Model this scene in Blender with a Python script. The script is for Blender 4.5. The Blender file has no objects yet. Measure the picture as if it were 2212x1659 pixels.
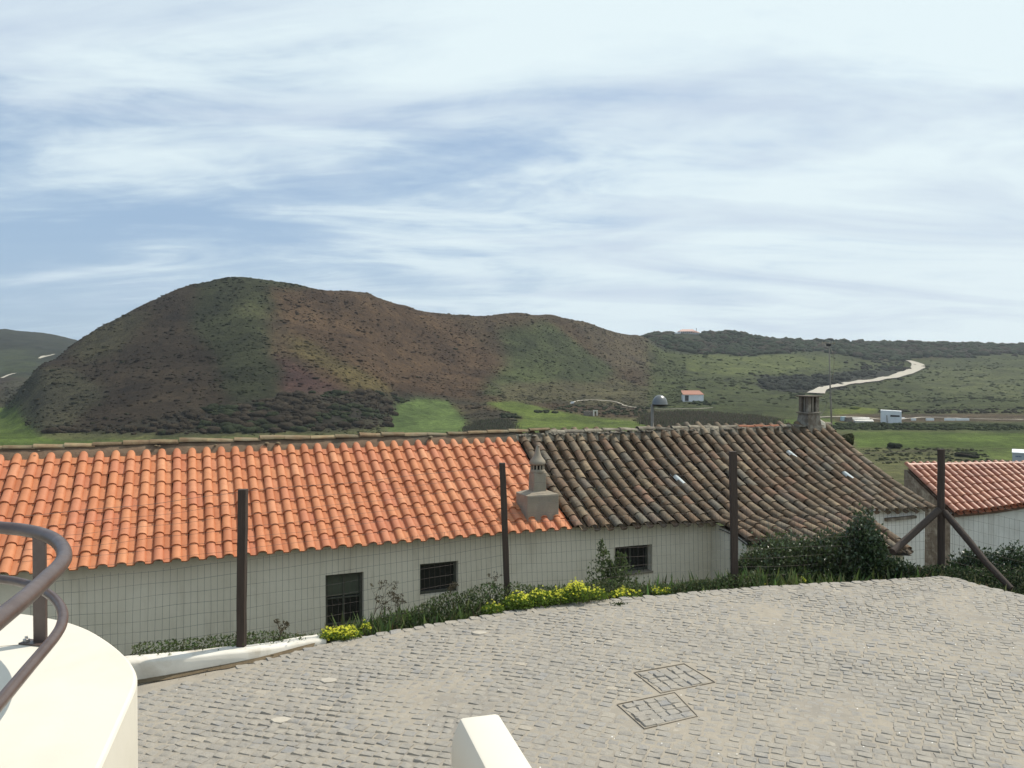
import bpy, math, random
import numpy as np
from mathutils import Vector, Matrix, noise
R = math.radians
random.seed(7); rng = np.random.default_rng(7)
scene = bpy.context.scene
COL = scene.collection

# ------------------------------------------------------------------ camera, world, sun, exposure
CAMZ = 2.70                       # metres above the cobbles
F_PX = 1736.0                     # focal length for a 2212 px wide picture
PITCH = math.atan(29.5/1736.0)
cam_d = bpy.data.cameras.new('camera'); cam = bpy.data.objects.new('camera', cam_d); COL.objects.link(cam)
cam_d.sensor_width = 36.0; cam_d.lens = 36.0*F_PX/2212.0
cam_d.clip_start = 0.05; cam_d.clip_end = 12000
cam.location = (0, 0, CAMZ); cam.rotation_euler = (math.pi/2-PITCH, 0, 0)
scene.camera = cam

SUN_AZ, SUN_EL = 57.0, 54.0       # azimuth to the right of the view axis
w = bpy.data.worlds.new('World'); scene.world = w; w.use_nodes = True
nt = w.node_tree; nt.nodes.clear()
def N(nt, t, **kw):
    n = nt.nodes.new(t)
    for k, v in kw.items():
        if k in n.inputs.keys() and not hasattr(n, k): n.inputs[k].default_value = v
        else: setattr(n, k, v)
    return n
def L(nt, a, b): nt.links.new(a, b)
def mth(nt, op, a, b=None, c=None, clamp=False):
    n = nt.nodes.new('ShaderNodeMath'); n.operation = op; n.use_clamp = clamp
    for i, v in enumerate((a, b, c)):
        if v is None: continue
        if isinstance(v, (int, float)): n.inputs[i].default_value = v
        else: L(nt, v, n.inputs[i])
    return n.outputs[0]
def mixc(nt, f, a, b, bt='MIX'):
    n = nt.nodes.new('ShaderNodeMix'); n.data_type = 'RGBA'; n.blend_type = bt
    if isinstance(f, (int, float)): n.inputs[0].default_value = f
    else: L(nt, f, n.inputs[0])
    for i, v in ((6, a), (7, b)):
        if isinstance(v, (tuple, list)): n.inputs[i].default_value = (*v[:3], 1)
        else: L(nt, v, n.inputs[i])
    return n.outputs[2]
def ramp(nt, f, stops, interp='LINEAR'):
    n = nt.nodes.new('ShaderNodeValToRGB'); n.color_ramp.interpolation = interp
    el = n.color_ramp.elements
    while len(el) < len(stops): el.new(0.5)
    for e, (p, c) in zip(el, stops):
        e.position = p; e.color = (c, c, c, 1) if isinstance(c, (int, float)) else (*c, 1)
    L(nt, f, n.inputs[0]); return n.outputs[0]
def noise_n(nt, vec, scale, detail=4, rough=.55, dist=0.0, w=None, out=0):
    n = nt.nodes.new('ShaderNodeTexNoise'); n.inputs['Scale'].default_value = scale
    n.inputs['Detail'].default_value = detail; n.inputs['Roughness'].default_value = rough
    n.inputs['Distortion'].default_value = dist
    if vec is not None: L(nt, vec, n.inputs['Vector'])
    return n.outputs[out]

sky = N(nt, 'ShaderNodeTexSky'); sky.sky_type = 'NISHITA'; sky.sun_disc = False
sky.sun_elevation = R(SUN_EL); sky.sun_rotation = R(SUN_AZ)
sky.air_density = 1.0; sky.dust_density = 1.2; sky.ozone_density = 2.2
tc = N(nt, 'ShaderNodeTexCoord')
sep = N(nt, 'ShaderNodeSeparateXYZ'); L(nt, tc.outputs['Generated'], sep.inputs[0])
zc_ = mth(nt, 'ADD', mth(nt, 'MAXIMUM', sep.outputs[2], 0.0), 0.16)
px = mth(nt, 'DIVIDE', sep.outputs[0], zc_); py = mth(nt, 'DIVIDE', sep.outputs[1], zc_)
comb = N(nt, 'ShaderNodeCombineXYZ'); L(nt, px, comb.inputs[0]); L(nt, py, comb.inputs[1])
def mapn(nt, vec, rot, scl, loc=(0, 0, 0)):
    m = N(nt, 'ShaderNodeMapping'); m.inputs['Rotation'].default_value = (0, 0, R(rot))
    m.inputs['Scale'].default_value = scl; m.inputs['Location'].default_value = loc
    L(nt, vec, m.inputs['Vector']); return m.outputs[0]
n1 = noise_n(nt, mapn(nt, comb.outputs[0], -14, (.80, 1.05, 1), (5.3, 2.9, 0)), 0.55, 5, .50, 1.1)
n2 = noise_n(nt, mapn(nt, comb.outputs[0], -24, (.55, 1.35, 1), (7.3, .2, 0)), 1.45, 7, .58, 1.5)
n3 = noise_n(nt, mapn(nt, comb.outputs[0], 6, (.7, 1.2, 1), (1.3, 5.2, 0)), 4.2, 6, .62, 1.0)
# the sky is whiter towards the sun's side (right) and bluer at the far left, as thin cirrus is
side = mth(nt, 'MULTIPLY', sep.outputs[0], 0.27)
cov = mth(nt, 'ADD', mth(nt, 'ADD', mth(nt, 'MULTIPLY', n1, .95), mth(nt, 'MULTIPLY', n2, .62)), mth(nt, 'MULTIPLY', n3, .20))
cov = mth(nt, 'ADD', cov, side)
mask = ramp(nt, cov, [(0.63, 0.02), (0.755, .36), (0.85, .84), (0.96, 1.0)], 'B_SPLINE')
skyc = N(nt, 'ShaderNodeVectorMath'); skyc.operation = 'SCALE'; L(nt, sky.outputs[0], skyc.inputs[0]); skyc.inputs['Scale'].default_value = 0.10
# darker undersides of the thicker veil
und = ramp(nt, noise_n(nt, mapn(nt, comb.outputs[0], -18, (.5, 1.35, 1), (11, 4, 0)), 1.15, 5, .55, 1.0), [(0.44, 0.0), (0.66, 1.0)])
ccol = mixc(nt, mth(nt, 'MULTIPLY', und, .66), (0.80, 0.925, 0.965), (0.50, 0.605, 0.77))
skymix = mixc(nt, mask, mixc(nt, .55, skyc.outputs[0], (0.27, 0.46, 0.74)), ccol)
# brighter near the sun's side, whitish band over the horizon
hz = ramp(nt, sep.outputs[2], [(0.0, 1.0), (0.10, .55), (0.28, 0.0)])
skymix = mixc(nt, mth(nt, 'MULTIPLY', hz, .42), skymix, mixc(nt, mth(nt, 'MULTIPLY_ADD', sep.outputs[0], .9, .5, clamp=True), (0.52, 0.70, 0.86), (0.80, 0.90, 0.93)))
bg = N(nt, 'ShaderNodeBackground'); L(nt, skymix, bg.inputs[0]); bg.inputs[1].default_value = 1.0
wo = N(nt, 'ShaderNodeOutputWorld'); L(nt, bg.outputs[0], wo.inputs[0])

sd = bpy.data.lights.new('sun', 'SUN'); sd.energy = 4.3; sd.angle = R(0.55); sd.color = (1.0, .93, .82)
sun = bpy.data.objects.new('sun', sd); COL.objects.link(sun)
sv = Vector((math.sin(R(SUN_AZ))*math.cos(R(SUN_EL)), math.cos(R(SUN_AZ))*math.cos(R(SUN_EL)), math.sin(R(SUN_EL))))
sun.rotation_euler = (-sv).to_track_quat('-Z', 'Y').to_euler(); sun.location = (0, 0, 60)
vs = scene.view_settings; vs.view_transform = 'Standard'; vs.look = 'None'; vs.exposure = 0.0; vs.gamma = 1.0; vs.use_curve_mapping = False

# ------------------------------------------------------------------ helpers
CP, SP = math.cos(PITCH), math.sin(PITCH)
def ray(x, y):
    cx = (x-1106.0)/F_PX; cy = -(y-829.5)/F_PX
    return Vector((cx, CP+cy*SP, -SP+cy*CP))
def P(x, y, Y):                       # surveyed picture point at distance Y in front of the camera -> world
    d = ray(x, y); s = Y/d.y; return Vector((d.x*s, Y, CAMZ+d.z*s))
def PZ(x, y, z):                      # picture point on the level z
    d = ray(x, y); s = (z-CAMZ)/d.z; return Vector((d.x*s, d.y*s, z))

def mesh_np(name, V, Fa, mat=None, parent=None, col=None, smooth=False, attrs=None):
    """V (n,3); Fa (m,k) uniform faces"""
    V = np.asarray(V, np.float32); Fa = np.asarray(Fa, np.int32)
    me = bpy.data.meshes.new(name); k = Fa.shape[1]
    me.vertices.add(len(V)); me.vertices.foreach_set('co', V.ravel())
    me.loops.add(Fa.size); me.loops.foreach_set('vertex_index', Fa.ravel())
    me.polygons.add(len(Fa)); me.polygons.foreach_set('loop_start', np.arange(0, Fa.size, k, dtype=np.int32))
    if smooth: me.polygons.foreach_set('use_smooth', np.ones(len(Fa), bool))
    me.update(calc_edges=True)
    if col is not None:
        a = me.color_attributes.new('Col', 'FLOAT_COLOR', 'POINT')
        c4 = np.ones((len(V), 4), np.float32); c4[:, :3] = col; a.data.foreach_set('color', c4.ravel())
    if attrs:
        for kx, v in attrs.items():
            a = me.attributes.new(kx, 'FLOAT', 'POINT'); a.data.foreach_set('value', np.asarray(v, np.float32))
    if mat: me.materials.append(mat)
    o = bpy.data.objects.new(name, me); COL.objects.link(o)
    if parent: o.parent = parent
    return o

def instances_np(name, tv, tf, Ms, locs, mat, parent=None, cols=None, rnds=None, smooth=False):
    """merge many copies of a template (tv,tf): Ms (N,3,3) maps template->world, locs (N,3)"""
    tv = np.asarray(tv, float); tf = np.asarray(tf, int); n = len(locs); m = len(tv)
    V = np.einsum('nij,mj->nmi', Ms, tv)+np.asarray(locs)[:, None, :]
    Fc = (tf[None]+(np.arange(n)*m)[:, None, None]).reshape(-1, tf.shape[1])
    col = None if cols is None else np.repeat(cols, m, axis=0)
    at = None if rnds is None else {'rnd': np.repeat(rnds, m)}
    return mesh_np(name, V.reshape(-1, 3), Fc, mat, parent, col, smooth, at)

class MB:
    def __init__(s): s.v = []; s.f = []
    def poly(s, pts):
        b = len(s.v); s.v += [tuple(p) for p in pts]; s.f.append(tuple(range(b, b+len(pts)))); return s
    def grid(s, rows, close=False):
        b = len(s.v); n = len(rows[0])
        for r in rows: s.v += [tuple(p) for p in r]
        for i in range(len(rows)-1):
            for j in range(n if close else n-1):
                j2 = (j+1) % n
                s.f.append((b+i*n+j, b+i*n+j2, b+(i+1)*n+j2, b+(i+1)*n+j))
        return s
    def box(s, c, sz, M=None, taper=1.0):
        c = Vector(c); hx, hy, hz = [q/2 for q in sz]; b = len(s.v)
        for z, t in ((-hz, 1), (hz, taper)):
            for x, y in ((-hx, -hy), (hx, -hy), (hx, hy), (-hx, hy)):
                p = Vector((x*t, y*t, z)); p = (M @ p if M else p)+c; s.v.append(tuple(p))
        s.f += [tuple(b+i for i in q) for q in ((3, 2, 1, 0), (4, 5, 6, 7), (0, 1, 5, 4), (1, 2, 6, 5), (2, 3, 7, 6), (3, 0, 4, 7))]
        return s
    def hull(s, bot, top):            # prism between two equal outlines
        n = len(bot); b = len(s.v); s.v += [tuple(p) for p in bot]+[tuple(p) for p in top]
        s.f.append(tuple(b+n-1-i for i in range(n))); s.f.append(tuple(b+n+i for i in range(n)))
        for i in range(n): j = (i+1) % n; s.f.append((b+i, b+j, b+n+j, b+n+i))
        return s
    def tube(s, pts, r, n=6, cap=True):
        pts = [Vector(p) for p in pts]; rr = r if isinstance(r, (list, tuple)) else [r]*len(pts)
        b0 = len(s.v); rings = []; up = None
        for i, p in enumerate(pts):
            t = (pts[min(i+1, len(pts)-1)]-pts[max(i-1, 0)]).normalized()
            if up is None: up = Vector((0, 0, 1)) if abs(t.z) < .9 else Vector((1, 0, 0))
            a = t.cross(up).normalized(); up = a.cross(t).normalized()
            rings.append([p+(a*math.cos(k*2*math.pi/n)+up*math.sin(k*2*math.pi/n))*rr[i] for k in range(n)])
        s.grid(rings, True)
        if cap:
            s.f.append(tuple(b0+n-1-k for k in range(n))); e = b0+n*(len(pts)-1); s.f.append(tuple(e+k for k in range(n)))
        return s
    def lathe(s, c, prof, n=24, a0=0, a1=360):
        c = Vector(c); full = (a1-a0) == 360; m = n if full else n+1
        rows = [[c+Vector((r*math.cos(R(a0)+k*R(a1-a0)/n), r*math.sin(R(a0)+k*R(a1-a0)/n), z)) for k in range(m)] for r, z in prof]
        return s.grid(rows, full)
    def xf(s, M): s.v = [tuple(M @ Vector(p)) for p in s.v]; return s
    def build(s, name, mat=None, parent=None, bevel=0, smooth=False, seg=2, auto=False):
        me = bpy.data.meshes.new(name); me.from_pydata(s.v, [], s.f); me.update()
        if mat: me.materials.append(mat)
        o = bpy.data.objects.new(name, me); COL.objects.link(o)
        if parent: o.parent = parent
        if bevel:
            m = o.modifiers.new('bevel', 'BEVEL'); m.width = bevel; m.segments = seg; m.limit_method = 'ANGLE'; m.angle_limit = R(35)
        if smooth or auto:
            for p in me.polygons: p.use_smooth = True
        if auto and not bevel:
            me.set_sharp_from_angle(angle=R(40))
        return o

def tag(o, label=None, cat=None, group=None, kind=None):
    if label: o['label'] = label
    if cat: o['category'] = cat
    if group: o['group'] = group
    if kind: o['kind'] = kind
    return o
def empty(name, label, cat, group=None, loc=(0, 0, 0)):
    # parts carry world coordinates: the thing's base point is stored and compensated
    o = bpy.data.objects.new(name, None); COL.objects.link(o); o.location = (0, 0, 0); o.empty_display_size = .2
    return tag(o, label, cat, group)
def rebase(root, loc):
    """put the thing's origin at its base without moving its parts"""
    loc = Vector(loc); root.location = loc
    for ch in root.children: ch.matrix_parent_inverse = Matrix.Translation(-loc)

# ------------------------------------------------------------------ materials
def principled(name, base=(.5, .5, .5), rough=.8, metal=0.0, spec=.3):
    m = bpy.data.materials.new(name); m.use_nodes = True; nt = m.node_tree
    b = nt.nodes['Principled BSDF']; b.inputs['Base Color'].default_value = (*base, 1)
    b.inputs['Roughness'].default_value = rough; b.inputs['Metallic'].default_value = metal
    b.inputs['Specular IOR Level'].default_value = spec
    return m, nt, b
def obj_coord(nt): return N(nt, 'ShaderNodeNewGeometry').outputs['Position']
def bump(nt, b, h, strength=.3, dist=.02):
    n = N(nt, 'ShaderNodeBump'); n.inputs['Strength'].default_value = strength; n.inputs['Distance'].default_value = dist
    L(nt, h, n.inputs['Height']); L(nt, n.outputs[0], b.inputs['Normal'])
def noisy(name, c1, c2, scale=3, rough=.85, bs=.3, bd=.01, detail=6, spec=.25, c3=None, s3=.4, bscale=None):
    m, nt, b = principled(name, c1, rough, 0, spec); g = obj_coord(nt)
    f = ramp(nt, noise_n(nt, g, scale, detail, .6), [(.35, 0.0), (.68, 1.0)])
    c = mixc(nt, f, c1, c2)
    if c3: c = mixc(nt, ramp(nt, noise_n(nt, g, s3, 5, .65, .4), [(.48, 0.0), (.66, 1.0)]), c, c3)
    L(nt, c, b.inputs['Base Color'])
    bump(nt, b, noise_n(nt, g, bscale or scale*6, 6, .65), bs, bd)
    return m
def rnd_value(nt):
    oi = N(nt, 'ShaderNodeObjectInfo').outputs['Random']; at = N(nt, 'ShaderNodeAttribute'); at.attribute_name = 'rnd'
    return mth(nt, 'FRACT', mth(nt, 'ADD', oi, at.outputs['Fac']))
def colattr(nt): a = N(nt, 'ShaderNodeAttribute'); a.attribute_name = 'Col'; return a.outputs['Color']

MAT = {}
# white lime-washed wall
def wall_mat(name, c1, c2, c3, low):
    m, nt, b = principled(name, c1, .9, 0, .15); g = obj_coord(nt)
    c = mixc(nt, ramp(nt, noise_n(nt, g, 1.3, 6, .62, .5), [(.4, 0.0), (.7, 1.0)]), c1, c2)
    mp = N(nt, 'ShaderNodeMapping'); mp.inputs['Scale'].default_value = (2.2, 2.2, .35); L(nt, g, mp.inputs[0])
    c = mixc(nt, ramp(nt, noise_n(nt, mp.outputs[0], 2.0, 6, .65), [(.53, 0.0), (.78, .7)]), c, c3)
    L(nt, c, b.inputs['Base Color'])
    bump(nt, b, mth(nt, 'ADD', noise_n(nt, g, 9, 6, .6), mth(nt, 'MULTIPLY', noise_n(nt, g, 1.4, 3, .5), 2.0)), .35, .02)
    return m
MAT['wall'] = wall_mat('lime wash', (.80, .725, .59), (.71, .64, .51), (.52, .45, .34), 0)
MAT['wall2'] = wall_mat('worn white wash', (.74, .72, .67), (.64, .62, .57), (.42, .39, .34), 0)
MAT['cream'] = noisy('cream masonry paint', (.69, .645, .555), (.66, .615, .52), 1.2, .75, .12, .004, 5, .25, (.62, .575, .48), .7, 60)
MAT['kerbwall'] = noisy('weathered white paint', (.74, .70, .62), (.64, .60, .52), 3, .85, .3, .006, 6, .2, (.50, .45, .37), 2.2, 50)
MAT['rail'] = None
m, nt, b = principled('brown gloss paint', (.082, .056, .047), .36, 0, .5); g = obj_coord(nt)
L(nt, mixc(nt, ramp(nt, noise_n(nt, g, 14, 6, .6), [(.4, 0.0), (.75, 1.0)]), (.078, .052, .043), (.110, .080, .068)), b.inputs['Base Color'])
L(nt, mth(nt, 'ADD', mth(nt, 'MULTIPLY', noise_n(nt, g, 30, 4, .6), .25), .26), b.inputs['Roughness'])
bump(nt, b, noise_n(nt, g, 90, 4, .6), .12, .002); MAT['rail'] = m
MAT['steel'] = principled('zinc bolt', (.55, .53, .50), .35, .9, .5)[0]
# dark creosoted fence wood
m, nt, b = principled('creosoted wood', (.04, .03, .025), .78, 0, .3); g = obj_coord(nt)
mp = N(nt, 'ShaderNodeMapping'); mp.inputs['Scale'].default_value = (1, 1, .07); L(nt, g, mp.inputs[0])
f = noise_n(nt, mp.outputs[0], 60, 6, .7); L(nt, mixc(nt, f, (.022, .016, .013), (.085, .062, .048)), b.inputs['Base Color'])
bump(nt, b, f, .6, .01); MAT['post'] = m
MAT['wire'] = principled('galvanised wire', (.085, .070, .062), .7, .3, .3)[0]

def tile_mat(name, cols, rough, lichen, dirt, spec=.25, bs=.35):
    m, nt, b = principled(name, cols[0][1], rough, 0, spec); g = obj_coord(nt)
    r = rnd_value(nt)
    c = ramp(nt, r, cols)
    f = ramp(nt, noise_n(nt, g, 9, 6, .68, .3), [(.38, 0.0), (.72, 1.0)])
    c = mixc(nt, mth(nt, 'MULTIPLY', f, dirt[1]), c, dirt[0])
    for (lc, sc, lo, hi, am) in lichen:
        f2 = ramp(nt, noise_n(nt, g, sc, 6, .72, .5), [(lo, 0.0), (hi, 1.0)])
        c = mixc(nt, mth(nt, 'MULTIPLY', f2, am), c, lc)
    L(nt, c, b.inputs['Base Color'])
    bump(nt, b, noise_n(nt, g, 45, 6, .7), bs, .006)
    return m
MAT['newtile'] = tile_mat('new clay', [(0, (.44, .165, .078)), (.3, (.52, .205, .095)), (.6, (.55, .235, .112)), (.85, (.48, .178, .095)), (1, (.60, .275, .140))],
    .62, [((.30, .15, .09), 2.1, .60, .78, .40), ((.42, .33, .26), 22, .66, .80, .30)], ((.36, .125, .060), .5))
MAT['oldtile'] = tile_mat('old clay', [(0, (.120, .076, .044)), (.2, (.18, .112, .064)), (.42, (.150, .108, .066)), (.6, (.23, .130, .080)), (.72, (.165, .132, .095)), (.86, (.31, .225, .135)), (.93, (.16, .145, .115)), (1, (.27, .150, .098))],
    .84, [((.085, .068, .044), 5, .44, .68, .65), ((.33, .30, .22), 17, .56, .70, .6), ((.115, .12, .10), 1.6, .52, .68, .6), ((.40, .37, .31), 40, .66, .74, .7)], ((.072, .052, .034), .7), .3, .7)
MAT['redtile'] = tile_mat('red clay', [(0, (.29, .100, .052)), (.4, (.35, .128, .064)), (.7, (.41, .165, .082)), (1, (.31, .125, .070))],
    .42, [((.20, .09, .06), 3, .55, .75, .5)], ((.24, .10, .065), .6), .5)
MAT['glasstile'] = principled('pale translucent tile', (.60, .63, .60), .22, 0, .6)[0]
MAT['mortar'] = noisy('roof mortar', (.15, .098, .066), (.21, .150, .100), 5, .92, .6, .02, 7, .15, (.10, .085, .065), 1.3, 25)
MAT['ridge'] = noisy('lichened ridge', (.22, .155, .10), (.32, .26, .16), 6, .9, .6, .02, 7, .15, (.27, .25, .18), 2.2, 25)
MAT['ridgeold'] = noisy('grey lichened ridge', (.12, .11, .09), (.23, .21, .18), 8, .9, .7, .02, 7, .15, (.36, .34, .28), 3.0, 25)
for k_ in ('ridge', 'ridgeold'):
    nt = MAT[k_].node_tree; b = nt.nodes['Principled BSDF']; src = b.inputs['Base Color'].links[0].from_socket
    L(nt, mixc(nt, 1.0, src, ramp(nt, rnd_value(nt), [(0, (.60, .58, .55)), (.4, (.85, .80, .75)), (.75, (1.0, .95, .88)), (1, (1.2, 1.12, 1.0))]), 'MULTIPLY'), b.inputs['Base Color'])
MAT['deck'] = noisy('roof underlay', (.10, .06, .04), (.16, .09, .06), 6, .95, .4)
MAT['deckold'] = noisy('mossy roof underlay', (.05, .042, .032), (.085, .07, .05), 8, .95, .6, .02)
MAT['render'] = noisy('grey cement render', (.27, .23, .175), (.34, .295, .23), 4, .9, .4, .01, 6, .15, (.22, .20, .17), 1.6, 40)
MAT['render_dark'] = noisy('weathered and shaded plaster', (.13, .105, .08), (.20, .165, .13), 7, .92, .6, .015, 7, .15, (.30, .27, .22), 5.0, 30)
MAT['frame'] = noisy('green grey painted wood', (.070, .075, .058), (.10, .10, .08), 20, .6)
MAT['pane'] = principled('dark window glass', (.016, .018, .020), .22, 0, .5)[0]
MAT['green_sheet'] = noisy('green window sheet', (.075, .085, .062), (.10, .11, .08), 3, .55, .1)
MAT['inside'] = principled('dark room', (.012, .011, .010), .9)[0]
MAT['white'] = noisy('white paint far', (.76, .77, .78), (.66, .67, .67), .6, .8, .2)
MAT['concrete'] = noisy('pale concrete track', (.45, .41, .335), (.37, .335, .275), .25, .9, .2, .02, 6, .15)
MAT['greymetal'] = principled('grey lamp shell', (.17, .175, .17), .33, .45, .5)[0]
MAT['lampdark'] = principled('lamp inside', (.03, .03, .03), .5)[0]
MAT['greenmetal'] = principled('green lamp shell', (.05, .085, .055), .45, .2, .5)[0]
MAT['pole'] = noisy('grey pole', (.18, .17, .15), (.24, .22, .19), 5, .7)

# cobbles, joint sand
m, nt, b = principled('cobble granite', (.3, .29, .27), .78, 0, .3); g = obj_coord(nt)
r = rnd_value(nt)
c = ramp(nt, r, [(0, (.275, .252, .220)), (.25, (.32, .293, .250)), (.5, (.305, .286, .256)), (.7, (.345, .312, .260)), (.86, (.285, .278, .268)), (.97, (.33, .30, .25)), (1, (.48, .42, .33))])
f = ramp(nt, noise_n(nt, g, 26, 6, .7, .4), [(.34, 0.0), (.7, 1.0)])
c = mixc(nt, mth(nt, 'MULTIPLY', f, .5), c, (.205, .192, .175))
f = ramp(nt, noise_n(nt, g, 7, 6, .7, .5), [(.41, 0.0), (.60, 1.0)])
c = mixc(nt, mth(nt, 'MULTIPLY', f, .85), c, (.36, .325, .27))
L(nt, c, b.inputs['Base Color'])
bump(nt, b, mth(nt, 'ADD', noise_n(nt, g, 38, 7, .72), mth(nt, 'MULTIPLY', noise_n(nt, g, 150, 4, .7), .4)), .75, .012); MAT['cobble'] = m
MAT['sand'] = noisy('joint sand', (.375, .330, .265), (.315, .28, .228), 9, .95, .6, .01, 7, .1, (.26, .24, .21), 1.1, 90)
MAT['soil'] = noisy('bank soil', (.12, .09, .055), (.17, .13, .08), 3, .95, .6, .03)
MAT['iron'] = noisy('worn iron frame', (.20, .17, .13), (.28, .24, .19), 20, .7, .3)

# leaves (thin surfaces the sun shines through)
def leaf_mat(name, tr=.45, rough=.55, spec=.25, hue=None):
    m = bpy.data.materials.new(name); m.use_nodes = True; nt = m.node_tree; nt.nodes.clear()
    out = N(nt, 'ShaderNodeOutputMaterial'); c = colattr(nt)
    p = N(nt, 'ShaderNodeBsdfPrincipled'); L(nt, c, p.inputs['Base Color']); p.inputs['Roughness'].default_value = rough
    p.inputs['Specular IOR Level'].default_value = spec
    t = N(nt, 'ShaderNodeBsdfTranslucent'); L(nt, c, t.inputs['Color'])
    mx = N(nt, 'ShaderNodeMixShader'); mx.inputs[0].default_value = tr
    L(nt, p.outputs[0], mx.inputs[1]); L(nt, t.outputs[0], mx.inputs[2]); L(nt, mx.outputs[0], out.inputs[0])
    return m
MAT['leaf'] = leaf_mat('leaf', .42); MAT['petal'] = leaf_mat('petal', .5, .6)
MAT['glossleaf'] = leaf_mat('gloss leaf', .28, .32, .6)
m, nt, b = principled('hill shrub', (.05, .05, .03), .95, 0, .05); g = obj_coord(nt)
c = mixc(nt, ramp(nt, noise_n(nt, g, 2.2, 5, .7), [(.35, 0.0), (.7, 1.0)]), (.62, .62, .62), (1.45, 1.45, 1.35))
L(nt, mixc(nt, 1.0, colattr(nt), c, 'MULTIPLY'), b.inputs['Base Color']); bump(nt, b, noise_n(nt, g, 4, 5, .7), 1.0, .6); MAT['shrub'] = m
# open land
m, nt, b = principled('land cover', (.06, .06, .03), .95, 0, .05); g = obj_coord(nt)
c = colattr(nt)
f1 = noise_n(nt, g, .06, 7, .68, .6); f2 = noise_n(nt, g, .55, 6, .7, .3); f3 = noise_n(nt, g, 2.5, 5, .7)
c = mixc(nt, 1.0, c, mixc(nt, ramp(nt, f1, [(.35, 0.0), (.68, 1.0)]), (.60, .60, .64), (1.42, 1.38, 1.25)), 'MULTIPLY')
c = mixc(nt, 1.0, c, mixc(nt, ramp(nt, f2, [(.36, 0.0), (.66, 1.0)]), (.66, .68, .68), (1.34, 1.34, 1.28)), 'MULTIPLY')
c = mixc(nt, 1.0, c, mixc(nt, ramp(nt, f3, [(.36, 0.0), (.66, 1.0)]), (.84, .84, .84), (1.16, 1.16, 1.14)), 'MULTIPLY')
L(nt, c, b.inputs['Base Color'])
bump(nt, b, mth(nt, 'ADD', mth(nt, 'MULTIPLY', f2, 1.0), mth(nt, 'MULTIPLY', f3, .35)), .8, .8); MAT['land'] = m
# ------------------------------------------------------------------ cobbled yard outline and level
def zyard(X, Y):                      # the yard sinks gently towards the left
    X = np.asarray(X, float); return -.07*np.maximum(0, -X)
def on_yard(x, y):
    z = 0.0
    for _ in range(12):
        p = PZ(x, y, z); z = float(zyard(p.x, p.y))
    return p
edge_px = [(-260, 1590), (-100, 1540), (60, 1510), (180, 1496), (300, 1480), (400, 1460), (521, 1436), (640, 1403), (720, 1386), (800, 1371), (920, 1350), (1040, 1330), (1140, 1314), (1240, 1301), (1345, 1291), (1450, 1283), (1600, 1270), (1725, 1262), (1850, 1256), (1960, 1249), (2035, 1244), (2065, 1248), (2110, 1261), (2160, 1274), (2212, 1286), (2300, 1310), (2480, 1368)]
EDGE = [on_yard(*q) for q in edge_px]
EX = np.array([p.x for p in EDGE]); EY = np.array([p.y for p in EDGE])
def edgeY(X): return np.interp(X, EX, EY)

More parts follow.
